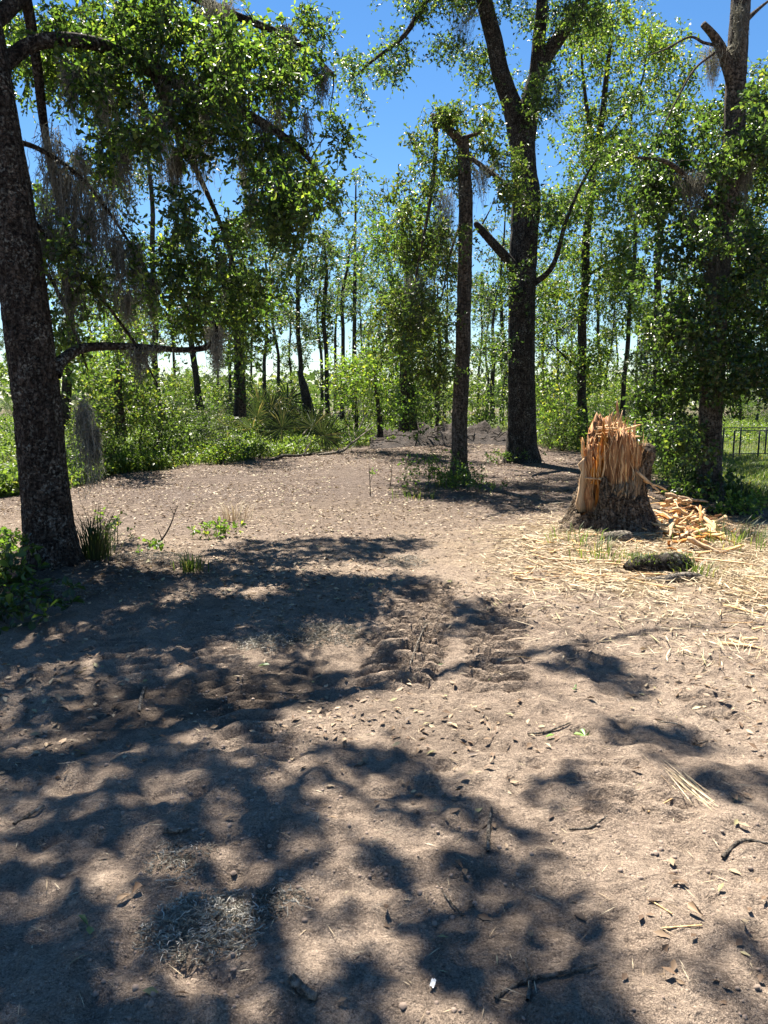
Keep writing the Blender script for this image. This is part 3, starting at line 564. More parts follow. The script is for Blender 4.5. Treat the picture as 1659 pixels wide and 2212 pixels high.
# ------------------------------------------------------------------ trees of the wood behind
def back_tree(label, trunk, ell, Y, lm='pale_leaf', name='wood_tree', leaf=(.13, .07), clump=.52, step=15, ntw=6, nl=7, dY=1.6, limbs=(), group=None, bark='bark_far', flare=.3):
    tr = [(a, b, Y, r) for a, b, r in trunk]
    return tree(name, label, tr, limbs, fill(ell, Y - dY, Y + dY, step), clump, ntw, nl, leaf, lm, bark, False, 12, .04, flare, 4, rng.random() * 9, group, 6, kr=.008)
BT = [
 ('pink-barked slim tree rising behind the oak\'s low horizontal limb', [(342, 930, .1), (340, 800, .085), (335, 660, .08), (325, 430, .06), (318, 230, .03)], [(330, 560, 40, 50, .5), (300, 640, 40, 50, .6), (345, 740, 36, 40, .6), (320, 400, 40, 60, .5), (310, 300, 40, 40, .5)], 22, 'pale_leaf'),
 ('bare leaning grey trunk with short dead side branches against open sky', [(433, 885, .11), (424, 800, .1), (402, 700, .085), (388, 620, .07), (382, 540, .05), (380, 480, .02)], [(370, 560, 24, 30, .5), (395, 500, 26, 36, .6)], 25, 'pale_leaf'),
 ('dark vine-wrapped trunk standing just left of the palmetto fans', [(520, 900, .16), (517, 800, .15), (512, 700, .13), (505, 600, .09), (500, 480, .04)], [(515, 800, 18, 60, 1.5), (510, 700, 36, 50), (540, 640, 40, 50), (470, 700, 30, 40, .7), (500, 560, 50, 50)], 21, 'oak_leaf'),
 ('tall straight slim tree behind the palmetto with sparse high crown', [(660, 905, .11), (652, 800, .09), (646, 650, .08), (650, 520, .05), (652, 440, .02)], [(640, 540, 46, 50, .8), (600, 590, 40, 50, .7), (670, 610, 20, 60, .5), (620, 680, 30, 50, .6), (650, 490, 30, 24)], 30, 'pale_leaf'),
 ('stout broken snag leaning beside the slim straight tree', [(667, 905, .2), (662, 870, .17), (655, 830, .14), (650, 800, .07)], [(664, 895, 16, 10)], 28, 'bush_leaf'),
 ('slim tree with a dark sleeve of vine halfway up its trunk', [(707, 900, .09), (704, 760, .08), (702, 620, .07), (700, 500, .03)], [(704, 700, 12, 60, 1.6), (702, 620, 20, 46, 1.6), (700, 550, 16, 40, 1.2), (700, 500, 14, 20)], 30, 'oak_leaf'),
 ('thin fork-topped tree with feathery pale crown right of the vine-sleeved one', [(742, 905, .09), (736, 780, .08), (737, 660, .075), (752, 570, .05), (765, 500, .02)], [(780, 530, 40, 36, .7), (745, 540, 30, 36, .6), (810, 510, 30, 26, .6), (770, 600, 30, 36, .5), (750, 650, 24, 40, .4)], 33, 'pale_leaf'),
 ('young yellow-green tree with pale trunk at the berm\'s end', [(819, 945, .09), (818, 900, .08), (816, 860, .06), (812, 800, .03)], [(820, 810, 40, 50, 1.2), (770, 820, 40, 50), (745, 790, 26, 36), (840, 770, 30, 40), (800, 760, 40, 30)], 23, 'lime_leaf'),
 ('thick ivy-skirted trunk between the yellow-green tree and the broken-topped one', [(887, 930, .26), (884, 850, .2), (882, 740, .18), (878, 600, .13), (870, 480, .05)], [(885, 890, 34, 40, 1.6), (884, 790, 24, 80, 1.6), (880, 640, 40, 60), (850, 560, 40, 60), (900, 500, 40, 60), (840, 500, 30, 40), (870, 430, 30, 30)], 22, 'oak_leaf'),
 ('slim mossy trunk seen just left of the broken-topped tree', [(948, 920, .09), (946, 830, .08), (948, 720, .06), (950, 620, .02)], [(945, 760, 30, 50), (930, 860, 26, 40), (955, 680, 26, 40)], 26, 'pale_leaf'),
 ('feathery little tree in the gap between broken-topped and forked trunks', [(1062, 905, .1), (1064, 800, .09), (1068, 700, .06), (1070, 620, .02)], [(1060, 690, 30, 50, .8), (1080, 780, 24, 50, .8), (1045, 800, 22, 40, .8), (1070, 870, 26, 26), (1050, 880, 30, 20)], 34, 'pale_leaf'),
 ('thin pole-like trunk right behind the stump\'s tallest splinter', [(1349, 900, .075), (1354, 780, .07), (1364, 640, .065), (1376, 500, .055), (1384, 400, .03)], [(1360, 560, 40, 40, .5), (1390, 430, 40, 40), (1340, 620, 40, 40, .6)], 24, 'pale_leaf'),
 ('bare grey trunk with a side twig against the sky left of the vine-covered tree', [(1414, 900, .1), (1418, 700, .09), (1425, 560, .085), (1430, 460, .075), (1434, 380, .05)], [(1400, 600, 30, 20, .4), (1440, 420, 40, 40), (1400, 760, 40, 40)], 20, 'pale_leaf'),
 ('bright leafy tree at the picture\'s right edge behind the vine-covered tree', [(1690, 960, .16), (1690, 700, .13), (1680, 450, .1), (1670, 250, .05)], [(1640, 260, 40, 70), (1650, 380, 40, 60), (1640, 500, 40, 50), (1660, 180, 40, 50), (1690, 600, 60, 100)], 17, 'lime_leaf'),
 ('leafy tree at the picture\'s left edge behind the oak trunk', [(140, 930, .13), (145, 800, .11), (150, 620, .09), (160, 420, .05)], [(170, 760, 50, 60, .7), (210, 840, 50, 50, .7), (230, 700, 50, 50, .5), (160, 600, 40, 50, .5), (20, 820, 30, 30, .6)], 19, 'lime_leaf'),
 ('leafy tree filling the gap under the oak\'s low limb', [(258, 940, .1), (256, 850, .09), (262, 740, .06), (270, 640, .03)], [(260, 810, 46, 50), (290, 860, 46, 40), (310, 780, 40, 36, .8), (225, 880, 36, 40), (270, 700, 46, 50, .6)], 17, 'lime_leaf'),
]
for lab, tk, el, Y, lm in BT: back_tree(lab, tk, el, Y, lm, leaf=(.11 if Y < 24 else .14, .06 if Y < 24 else .075))

# far thin trees: five made, the others copied
protos = []
for k in range(5):
    H = [11, 13, 9.5, 12, 10][k]; b = np.array([0, 0, 0.0]); lean = rng.uniform(-.5, .5, 2)
    tr = curve([[0, 0, 0, .13], [lean[0] * .2 + .15, lean[1] * .2, H * .3, .1], [lean[0] * .6 - .2, lean[1] * .4, H * .6, .08], [lean[0], lean[1], H, .03]], 6)
    nb_ = [9, 13, 8, 11, 10][k]; C = []
    for q in range(nb_):
        zz = H * (rng.uniform(.45, 1.0) if k not in (1, 3) else rng.uniform(.18, 1.0)); rad = rng.uniform(.2, 1.9) * (1.15 - .5 * zz / H); az = rng.random() * 6.28
        c0 = np.array([np.interp(zz, tr[:, 2], tr[:, 0]) + rad * math.cos(az), np.interp(zz, tr[:, 2], tr[:, 1]) + rad * math.sin(az), zz])
        C.append(c0 + rng.normal(size=(7, 3)) * [.42, .42, .28])
    C = np.vstack(C)
    r, _ = tree('far_tree', 'thin tall tree in the far wood', tr, (), C, .5, 7, 8, (.15, .085), ['pale_leaf', 'oak_leaf', 'pale_leaf', 'oak_leaf', 'pale_leaf'][k], 'bark_far', False, 8, .03, .2, 4, k + 1.0, 'thin trees of the far wood', 6, kr=.008)
    protos.append(r)
def dup(root, loc, rz, s=1.0, label=None):
    c = root.copy(); scene.collection.objects.link(c); c.location = loc; c.rotation_euler = (0, 0, rz); c.scale = (s, s, s)
    if label: c['label'] = label
    for ch in root.children:
        d = ch.copy(); scene.collection.objects.link(d); d.parent = c
    return c
FAR = [(575, 36), (600, 45), (628, 52), (690, 48), (722, 60), (765, 42), (790, 55), (812, 65), (842, 46), (860, 58), (905, 50), (930, 64), (960, 44), (1035, 52), (1050, 66), (1085, 44), (1100, 58), (1172, 40), (1200, 52), (1225, 62),
       (1290, 44), (1310, 56), (1330, 66), (1375, 48), (1395, 60), (1440, 50), (1470, 62), (205, 50), (235, 62), (300, 56), (380, 70), (470, 58), (495, 46), (545, 55), (1560, 60), (1600, 48), (1640, 66), (40, 66), (-60, 50), (1720, 50)]
for k, (px, Y) in enumerate(FAR):
    p = V(px, 870, Y); p[2] = -.15; r = protos[k % 5]
    far_lab = 'thin tall tree in the far wood beyond the undergrowth'
    if k < 5: r.location = p; r.rotation_euler = (0, 0, rng.random() * 6.28); s = rng.uniform(.85, 1.15); r.scale = (s, s, s); r['label'] = far_lab
    else: dup(r, p, rng.random() * 6.28, rng.uniform(.75, 1.2), far_lab)

# ------------------------------------------------------------------ shrubs and ground cover
def shrub_mesh(rad, h, n, leaf, lm, ntw=5, nl=6, fine=False):
    lf, w = Acc(), Acc(); u = ball(n); C = np.stack([u[:, 0] * rad, u[:, 1] * rad, h * .5 + u[:, 2] * h * .48], 1)
    C[:, 2] = np.maximum(C[:, 2], .12)
    st = [np.array([[*(rng.normal(size=2) * .05 * rad), -.03, .014 + .01 * rad], [*(rng.normal(size=2) * .3 * rad), h * .4, .012], [*(rng.normal(size=2) * .5 * rad), h * .8, .004]]) for _ in range(5)]
    nodes = []
    for s in st: c = curve(s, 4); tube(w, c, 6); nodes.append(c)
    grow(w, np.vstack(nodes), C[::2], 4, .012)
    clumps(lf, w, C, .3 * min(1, h), ntw, nl, leaf[0], leaf[1], .1, .6, fine)
    return w.mesh('stems', M['bark_far']), lf.mesh('foliage', M[lm], (0, 0, 0), False)
SH = [shrub_mesh(.7, 1.1, 46, (.085, .05), 'bush_leaf'), shrub_mesh(.9, 1.7, 70, (.08, .045), 'bush_leaf'), shrub_mesh(.6, .8, 36, (.09, .055), 'lime_leaf'), shrub_mesh(1.1, 2.4, 110, (.085, .05), 'lime_leaf'),
      shrub_mesh(1.0, 1.5, 80, (.075, .04), 'pale_leaf'), shrub_mesh(.8, 2.0, 90, (.07, .045), 'ivy_leaf')]
def shrub(kind, px, py, s, label, group=None, rz=None, Y=None, sz=None):
    p = G(px, py) if Y is None else np.array([*V(px, 880, Y)[:2], 0]); p[2] = float(gh(p[0], p[1])) if p[1] < 70 else -.1
    r = thing('shrub', p, label, 'shrub', group); r.rotation_euler = (0, 0, rng.random() * 6.28 if rz is None else rz); r.scale = (s, s, s if sz is None else sz)
    link('stems', SH[kind][0], r); link('foliage', SH[kind][1], r)
for a in [(3, 215, 1026, .68, 'tall bright bush just right of the oak trunk at the clearing edge'), (3, 305, 1008, .85, 'tall leafy bush below the oak\'s low limb'),
          (1, 360, 998, .85, 'rounded bush beside the tallest bush, under the low limb\'s tip'), (5, 410, 990, .8, 'darker dense bush midway along the clearing\'s far left edge'),
          (4, 455, 985, .8, 'pale bush left of the palmetto clump'), (5, 528, 960, .75, 'dark bush in the shade against the palmetto'),
          (2, 560, 990, .6, 'low bright bush in front of the palmetto'), (0, 628, 960, .6, 'bush tucked between palmetto fans and fallen branches'),
          (2, 480, 1003, .8, 'low yellow-green bush at the dirt edge left of the palmetto'), (0, 160, 1040, .7, 'small bush hugging the right side of the oak trunk beyond the dirt')]:
    shrub(*a)
for a in [(5, 1475, 1062, .62, 'dark glossy bush at the foot of the vine-covered tree, near the stump'), (5, 1440, 1020, .55, 'glossy bush directly behind the stump'),
          (4, 1215, 975, .7, 'bush filling the gap between forked tree and stump'), (1, 1185, 965, .7, 'bush just right of the forked tree\'s foot'), (5, 1290, 965, .7, 'shaded bush behind the stump\'s leaning planks')]:
    shrub(*a)
for k in range(52):
    px = rng.uniform(-100, 1800); Y = rng.uniform(26, 52)
    if 830 < px < 1110 and Y < 30: Y += 8
    if px > 1540 and Y < 36: Y += 14
    if px < 140: Y += 8
    shrub([0, 1, 2, 4, 5, 0][k % 6], px, 0, rng.uniform(.6, 1.15), 'leafy green bush in the undergrowth beyond the clearing', 'undergrowth bushes', None, Y)

for k in range(18):
    px = rng.uniform(140, 1530); Y = rng.uniform(32, 54)
    shrub(3, px, 0, rng.uniform(1.0, 1.5), 'tall leafy bush among the far trunks', 'tall bushes among the far trunks', None, Y)

def scatter_px(n, x0, x1, y0, y1):
    return rng.uniform(x0, x1, n), rng.uniform(y0, y1, n)
def ground_pts(n, xr, yr):
    x = rng.uniform(*xr, n); y = rng.uniform(*yr, n); return x, y
def veg_cover():
    lf, gr = Acc(), Acc()
    Y = rng.uniform(12, 60, 60000) ** 1.0; X = rng.uniform(-.62, .62, len(Y)) * Y
    px, py = proj(np.stack([X, Y, 0 * X], -1)); k = py < np.interp(px, EDGE_X, EDGE_Y) + 5 * pn(X * 1.3, Y * .6, 2)
    k &= rng.random(len(Y)) < np.clip(26 / Y, .25, 1); k &= ~((px > 800) & (px < 1120) & (py > 930))
    X, Y, px = X[k], Y[k], px[k]; den = np.clip(.55 + 1.4 * pn(X * .45, Y * .45, 5), .08, 1); lawn = (px > 1530) & (Y < 26)
    Z = gh(X, Y); P = np.stack([X, Y, Z], 1); m = (rng.random(len(X)) < den) & ~lawn
    hgt = (.16 + .5 * np.clip(.5 + pn(X * .6, Y * .6, 9), 0, 1)) * np.where(px < 560, 1, .9)
    Pm, hm = P[m], hgt[m]
    for r in range(5):
        Q = Pm + np.stack([rng.normal(size=len(Pm)) * .12, rng.normal(size=len(Pm)) * .12, hm * rng.uniform(.1, 1, len(Pm))], 1)
        leafmesh(lf, Q, nrm(rng.normal(size=Q.shape) + [0, 0, .2]), nrm(rng.normal(size=Q.shape) * .5 + [0, 0, .8]), rng.uniform(.07, .14, len(Q)), rng.uniform(.04, .08, len(Q)))
    n = 9000; vx = rng.uniform(-80, 860, n); vy = np.interp(vx, EDGE_X, EDGE_Y) - 44 * rng.random(n) ** 1.3 + 3
    Q = np.array([G(a_, b_) for a_, b_ in zip(vx, vy)]); dn = np.clip(.6 + 1.5 * pn(Q[:, 0] * .8, Q[:, 1] * .8, 3), .15, 1); Q = Q[rng.random(n) < dn]; Q[:, 2] = gh(Q[:, 0], Q[:, 1]); vq = Q.copy()
    for r in range(4):
        W_ = Q + np.stack([rng.normal(size=len(Q)) * .06, rng.normal(size=len(Q)) * .06, rng.uniform(.04, .32, len(Q))], 1)
        leafmesh(lf, W_, nrm(rng.normal(size=Q.shape) + [0, 0, .2]), nrm(rng.normal(size=Q.shape) * .5 + [0, 0, .8]), rng.uniform(.06, .12, len(Q)), rng.uniform(.035, .07, len(Q)))
    tag(link('groundcover', lf.mesh('groundcover', M['weed_leaf'], (0, 0, 0), False)), 'low bright weeds and vines covering the ground beyond the dirt', None, None, 'stuff')
    g = rng.random(len(X)) < np.where(lawn, 1, .3)
    Pg = np.repeat(P[g], 3, 0); Pg[:, :2] += rng.normal(size=(len(Pg), 2)) * .16; lw = np.repeat(lawn[g], 3)
    blades(gr, Pg, rng.random(len(Pg)) * 6.28, np.where(lw, rng.uniform(.06, .16, len(Pg)), rng.uniform(.15, .5, len(Pg))), .014, rng.uniform(.1, .7, len(Pg)))
    blades(gr, vq, rng.random(len(vq)) * 6.28, rng.uniform(.12, .4, len(vq)), .014, rng.uniform(.1, .7, len(vq)))
    x, y = ground_pts(9000, (5.6, 14), (11.5, 24)); px, py = proj(np.stack([x, y, 0 * x], -1)); k = (px > 1540) & (py < np.interp(px, EDGE_X, EDGE_Y)); x, y = x[k], y[k]
    Pg = np.repeat(np.stack([x, y, gh(x, y)], 1), 5, 0); Pg[:, :2] += rng.normal(size=(len(Pg), 2)) * .06
    blades(gr, Pg, rng.random(len(Pg)) * 6.28, rng.uniform(.06, .15, len(Pg)), .012, rng.uniform(.1, .8, len(Pg)))
    tag(link('grass', gr.mesh('grass', M['grass'], (0, 0, 0), False)), 'grass growing among the weeds and on the fenced lawn', None, None, 'stuff')
veg_cover()

def far_wood():
    lf = Acc(); n = 9000; Y = rng.uniform(75, 130, n); X = rng.uniform(-.7, .7, n) * Y
    h = (2.2 + 3.2 * np.clip(.5 + pn(X * .05, Y * .05, 3), 0, 1.2)); Z = h * rng.random(n) ** .6
    leafmesh(lf, np.stack([X, Y, Z], 1), nrm(rng.normal(size=(n, 3))), nrm(rng.normal(size=(n, 3)) + [0, 0, .6]), .9, .6)
    tag(link('far_undergrowth', lf.mesh('far_undergrowth', M['pale_leaf'], (0, 0, 0), False)), 'low far line of scrub along the horizon', None, None, 'stuff')
far_wood()
# ------------------------------------------------------------------ palmetto
def palmetto(px, py, s, label, nf, aim=None):
    b = on(px, py); root = thing('palmetto', b, label, 'palm')
    for k in range(nf):
        az = rng.random() * 6.28 if aim is None else aim[k % len(aim)] + rng.normal() * .2; el = rng.uniform(.55, 1.25)
        d = np.array([math.cos(az) * math.cos(el), math.sin(az) * math.cos(el), math.sin(el)]); Lp = s * rng.uniform(.7, 1.2)
        tip = d * Lp; a = Acc(); tube(a, curve([[0, 0, 0, .012], [*(tip * .5 + [0, 0, .06]), .01], [*tip, .007]], 4), 5)
        nl = 26; th = np.linspace(-2.3, 2.3, nl); side = nrm(np.cross(d, nrm(np.array([rng.normal() * .45, -1, .5])))); fw = nrm(d + np.array([0, 0, -.15]))
        D = np.cos(th)[:, None] * fw + np.sin(th)[:, None] * side + rng.normal(size=(nl, 3)) * .05; Ln = s * .62 * (1 - .12 * np.abs(th))
        P = np.repeat(tip[None], nl, 0); nn = np.cross(side, fw)
        leafmesh(a, P, D, np.repeat(nn[None], nl, 0), Ln, .045 * s, False, .05)
        Q = P + nrm(D) * (Ln * .85)[:, None]; leafmesh(a, Q, nrm(D) + [0, 0, -.8], np.repeat(nn[None], nl, 0), Ln * .35, .02 * s)
        link('frond', a.mesh('frond', M['palm'], (0, 0, 0), False), root)
palmetto(550, 968, 1.15, 'upright grey-green fan palmetto at the wood\'s edge', 8)
palmetto(602, 955, 1.3, 'taller fan palmetto behind the first, its fans catching light', 7)
palmetto(655, 975, 1.1, 'low squashed fan palmetto beside the fallen pale branches', 7, [.1, 2.9, -.4, 3.6, 1.4])

# ------------------------------------------------------------------ dirt berm and fallen branches
def berm():
    n, k = 150, 26; t = np.linspace(0, 1, n); pts = curve([[*G(800, 966)[:2], 0], [*G(900, 962)[:2], 0], [*G(1010, 955)[:2], 0], [*G(1120, 958)[:2], 0]], 50)[:, :2]
    pts = pts[np.linspace(0, len(pts) - 1, n).astype(int)]; s = np.linspace(-1, 1, k); Xc = np.repeat(pts[:, 0:1], k, 1); Yc = pts[:, 1:2] + s[None] * 1.7 + .6
    env = np.sin(np.pi * np.clip(t, .02, .98)) ** .4; prof = np.clip(1 - np.abs(s) ** 1.6, 0, 1)
    Z = (.12 + .52 * env[:, None]) * prof[None] * (1 + .7 * fbm(Xc * 1.5, Yc * 1.5, 2, 3)) + .12 * fbm(Xc * 5, Yc * 5, 1, 3) * prof[None] - .06
    i, j = np.meshgrid(np.arange(n - 1), np.arange(k - 1), indexing='ij'); a = Acc()
    a.add(np.stack([Xc, Yc, Z], -1), np.stack([i * k + j, (i + 1) * k + j, (i + 1) * k + j + 1, i * k + j + 1], -1).reshape(-1, 4))
    m, nn, l = mat('dark_spoil'); p = nn['Principled BSDF']; v = mapping(nn, l, (1, 1, 1)); nz = noise(nn, l, v, 7, 6, .7)
    r = ramp(nn, [(.3, (.01, .007, .005)), (.5, (.028, .019, .014)), (.7, (.07, .05, .038))]); l.new(nz.outputs[0], r.inputs[0]); l.new(r.outputs[0], p.inputs['Base Color']); p.inputs['Roughness'].default_value = .95
    b = nn.new('ShaderNodeBump'); b.inputs['Strength'].default_value = 1; b.inputs['Distance'].default_value = .12; l.new(nz.outputs[0], b.inputs['Height']); l.new(b.outputs[0], p.inputs['Normal'])
    o = link('spoil_berm', a.mesh('spoil_berm', m)); tag(o, 'long low heap of dark dug-up soil behind the broken-topped tree', 'berm')
    r_ = Acc()
    for q in range(150):
        i0 = rng.integers(4, n - 4); c = np.array([Xc[i0, 0], Yc[i0, k // 2] + rng.normal() * .8, 0]); c[2] = .15 + .35 * env[i0] * rng.random()
        d = nrm(rng.normal(size=3) * [1, .6, .35]); L = rng.uniform(.2, .7)
        tube(r_, curve([[*(c - d * L * .5), .02], [*(c + rng.normal(size=3) * .08), .018], [*(c + d * L * .5), .006]], 3), 5)
    tag(link('root_debris', r_.mesh('root_debris', M['bark'])), 'tangle of torn roots sticking out of the dark soil heap', None, None, 'stuff')
berm()
def fallen_branch(label, main, twigs, m='deadwood', name='fallen_branch', cat='branch', seg=8):
    P = [np.array([*on(x, y, z), r]) for x, y, z, r in main]; base = P[0][:3].copy(); root = thing(name, base, label, cat); a = Acc(); tube(a, curve(P, 5), seg, .06, 0, 3, 1.3)
    link('stem', a.mesh('stem', M[m], base), root)
    for tw in twigs:
        P = [np.array([*on(x, y, z), r]) for x, y, z, r in tw]; a = Acc(); tube(a, curve(P, 4), 6); link('side_branch', a.mesh('side_branch', M[m], base), root)
fallen_branch('pale barkless fallen branch with forked twigs at the dirt\'s far edge', [(685, 985, .03, .03), (735, 980, .06, .045), (760, 975, .25, .032), (790, 968, .5, .02), (812, 960, .7, .008)],
              [[(760, 975, .25, .02), (755, 972, .5, .014), (752, 970, .75, .008)], [(770, 973, .33, .018), (764, 970, .7, .01), (775, 968, .85, .005)], [(790, 968, .55, .02), (800, 965, .75, .008)]])
fallen_branch('dark rotten log lying along the weeds at the dirt edge', [(588, 996, .02, .03), (610, 989, .05, .04), (640, 986, .03, .035), (680, 981, .03, .03)], [[(655, 988, .06, .03), (668, 982, .3, .02), (676, 978, .5, .008)]], 'bark_dark', 'rotten_log', 'log')
for k, (x0, y0, h0, x1, y1, h1, lab) in enumerate([(650, 965, .3, 720, 960, 1.1, 'grey dead stick slanting up out of the low palmetto'), (700, 955, .2, 760, 952, 1.3, 'thin bare dead branch arching above the pale fallen branch'),
      (770, 950, .2, 800, 945, 1.0, 'curved bare twig rising at the berm\'s end'), (940, 950, .5, 955, 950, 1.0, 'bare stick poking up from the dark soil heap')]):
    fallen_branch(lab, [(x0, y0, h0, .03), ((x0 + x1) / 2, (y0 + y1) / 2, (h0 + h1) / 2 + .15, .022), (x1, y1, h1, .008)], [[((x0 + x1) / 2, (y0 + y1) / 2, (h0 + h1) / 2 + .15, .014), (x1 - 15, y1, h1 + .2, .005)]], name='dead_stick', cat='stick')

# ------------------------------------------------------------------ garden fence at right
def fence():
    b = G(1583, 992); root = thing('metal_fence', b, 'low black metal tube fence on the lawn beyond the vine-covered tree', 'fence')
    def bar(nm, p, q, r): a = Acc(); tube(a, np.array([[*p, r], [*((np.array(p) + q) / 2), r], [*q, r]]), 8); link(nm, a.mesh(nm, M['black_metal'], b), root)
    for x, y, h in [(1583, 992, .74), (1597, 985, .78), (1637, 990, .73), (1652, 984, .78), (1700, 988, .74), (1560, 985, .76)]:
        p = G(x, y); bar('post', p - [0, 0, .05], p + [0, 0, h], .024)
    z = np.array([0, 0, .735]); bar('rail', G(1583, 992) + z, G(1720, 990) + z, .014); bar('rail', G(1552, 985) + [0, 0, .77], G(1720, 984) + [0, 0, .77], .012)
    bar('rail', G(1583, 992) + [0, 0, .14], G(1720, 990) + [0, 0, .14], .012)
    for x in np.arange(1590, 1720, 5.2): p = G(x, 992 - (x - 1583) * .0145); bar('wire', p + [0, 0, .1], p + z, .0025)
fence()

# ------------------------------------------------------------------ the shattered stump
def splinter(acc, base, d, L, w, th, twist=0.0, jag=.5, side=None):
    """split plank of wood: tapered, jagged end"""
    d = nrm(np.asarray(d, float)); s = np.array([1.0, 0, 0]) if side is None else np.asarray(side, float)
    s = nrm(s - d * s.dot(d)); f = np.cross(d, s); rows = []; n = 8; bow = rng.normal() * .025 * L
    for i, t in enumerate(np.linspace(0, 1, n)):
        ww = w * (1 - .35 * t) * (1 + rng.normal() * .16); hh = th * (1 - .3 * t) * rng.uniform(.7, 1.2); o = base + d * L * t + s * (rng.normal() * w * .12 + bow * math.sin(t * 3)) + f * rng.normal() * th * .15
        a0, a1 = -ww / 2, ww / 2
        if i == n - 1: m_ = (rng.random() - .5) * jag * ww; a0 = m_ - ww * .09; a1 = m_ + ww * .09; hh = th * .3
        rows.append([o + s * a0 - f * hh / 2, o + s * a1 - f * hh / 2 * rng.uniform(.6, 1.2), o + s * a1 * .9 + f * hh / 2, o + s * a0 * .9 + f * hh / 2 * rng.uniform(.6, 1.2)])
    v = np.array(rows).reshape(-1, 3); q = [(3, 2, 1, 0)]
    for i in range(n - 1):
        for k in range(4): q.append((i * 4 + k, i * 4 + (k + 1) % 4, i * 4 + 4 + (k + 1) % 4, i * 4 + 4 + k))
    q.append(tuple((n - 1) * 4 + k for k in range(4))); acc.add(v, q)

def stump():
    c = STUMP.copy(); c[2] = float(gh(c[0], c[1])) - .03; D = np.linalg.norm(c[:2]); ppm = FPX / D
    root = thing('tree_stump', c, 'shattered tree stump with tall torn orange splinters', 'stump')
    # bark shell: angle 0 = +x (right), -90 deg faces the camera
    n, k = 220, 70; th = np.linspace(0, 2 * math.pi, n, endpoint=False); deg = np.degrees(th)
    kn = [0, 30, 60, 90, 130, 165, 185, 200, 215, 228, 240, 255, 270, 285, 296, 310, 330, 345, 360]
    hv = [.66, .75, .8, .6, .5, .35, .26, .2, .18, .24, .66, .5, .4, .46, .36, .42, .6, .8, .66]
    ht = np.interp(deg, kn, hv) + .05 * fbm(np.cos(th) * 6, np.sin(th) * 6, 1, 3)
    rf = lambda a, w: np.exp(-((((deg - a + 180) % 360) - 180) / w) ** 2)
    flare = .34 * rf(207, 17) + .16 * rf(250, 14) + .15 * rf(300, 22) + .2 * rf(345, 20) + .2 * rf(60, 25) + .2 * rf(130, 22)
    u = np.linspace(0, 1, k); H = u[:, None] * ht[None]
    rr = .36 + .12 * np.exp(-H / .3) + flare[None] * np.exp(-H / .2) * 1.1 + .03 * rf(250, 12)[None] + .03 * np.sin(3 * th)[None]
    cx, cy = np.cos(th)[None] * 7, np.sin(th)[None] * 7
    rid = np.abs(fbm(cx * 1.5, cy * 1.5, H * 3.2, 3)); rr = rr + .035 * (.5 - rid * 2.0) + .012 * fbm(cx * 4, cy * 4, H * 14, 2)
    # deep furrow beside the left root and a hollow under the raised bark slab
    rr = rr - .05 * rf(226, 6)[None] * np.clip((.75 - H) / .3, 0, 1)
    out = np.stack([rr * np.cos(th), rr * np.sin(th) * .9, H], -1)
    rin = np.maximum(rr[-1] - .06 - .02 * rng.random(n), .2); topv = np.stack([rin * np.cos(th), rin * np.sin(th) * .9, ht + .015 * rng.normal(size=n)], -1)
    low = topv.copy(); low[:, 2] = .2
    v = np.concatenate([out.reshape(-1, 3), topv, low]); q = []
    i, j = np.meshgrid(np.arange(k + 1), np.arange(n), indexing='ij'); j2 = (j + 1) % n
    q = np.stack([i * n + j, i * n + j2, (i + 1) * n + j2, (i + 1) * n + j], -1).reshape(-1, 4)
    a = Acc(); a.add(v, q); link('bark_shell', a.mesh('bark_shell', M['stump_bark']), root)
    # solid torn core: fluted column with a hollow on the left front and a ragged top
    n2, k2 = 260, 26; th2 = np.linspace(0, 2 * math.pi, n2, endpoint=False); dg = np.degrees(th2)
    rf2 = lambda a, w: np.exp(-((((dg - a + 180) % 360) - 180) / w) ** 2)
    top_h = 1.05 * np.interp(dg, [0, 40, 90, 140, 180, 195, 205, 235, 246, 270, 300, 330, 360], [.84, 1.05, 1.22, 1.14, .92, .86, .9, 1.0, 1.04, 1.06, 1.0, .86, .84])
    jag = pn(dg * .31, 2.2, 5) * .13 + pn(dg * .9, 7.2, 5) * .10 - .05 * rng.random(n2)
    H2 = .15 + np.linspace(0, 1, k2)[:, None] * (top_h + jag - .15)[None]
    flute = np.abs(pn(dg[None] * .16, H2 * .35, 3)) + .6 * np.abs(pn(dg[None] * .42, H2 * .5, 9))
    r2 = .325 - .03 * H2 - .16 * rf2(221, 15)[None] * np.clip((H2 - .25) / .2, 0, 1) - .055 * flute + .01
    V2 = [np.stack([r2 * np.cos(th2), r2 * np.sin(th2) * .95, H2], -1).reshape(-1, 3)]
    for f_, dz_ in ((.8, .03), (.55, -.06), (.25, -.12)):
        z_ = (top_h + jag) + dz_ + .09 * pn(np.cos(th2) * 9 * f_, np.sin(th2) * 9 * f_, 3 + f_) + .05 * rng.normal(size=n2)
        V2.append(np.stack([r2[-1] * f_ * np.cos(th2), r2[-1] * f_ * np.sin(th2) * .95, z_], -1))
    V2 = np.concatenate(V2); i, j = np.meshgrid(np.arange(k2 + 2), np.arange(n2), indexing='ij'); j2 = (j + 1) % n2
    a = Acc(); a.add(V2, np.stack([i * n2 + j, i * n2 + j2, (i + 1) * n2 + j2, (i + 1) * n2 + j], -1).reshape(-1, 4)); link('torn_core', a.mesh('torn_core', M['heartwood'], (0, 0, 0), False), root)
    def put(xp, yp, h0, h1, w, th_, lean=(0, 0), m='heartwood', jag=.7):
        a = Acc(); dirv = np.array([lean[0], lean[1], 1.0]); splinter(a, np.array([xp, yp, h0]), dirv, h1 - h0, w, th_, 0, jag, [1, .3 * rng.normal(), 0]); link('splinter', a.mesh('splinter', M[m], (0, 0, 0), False), root)
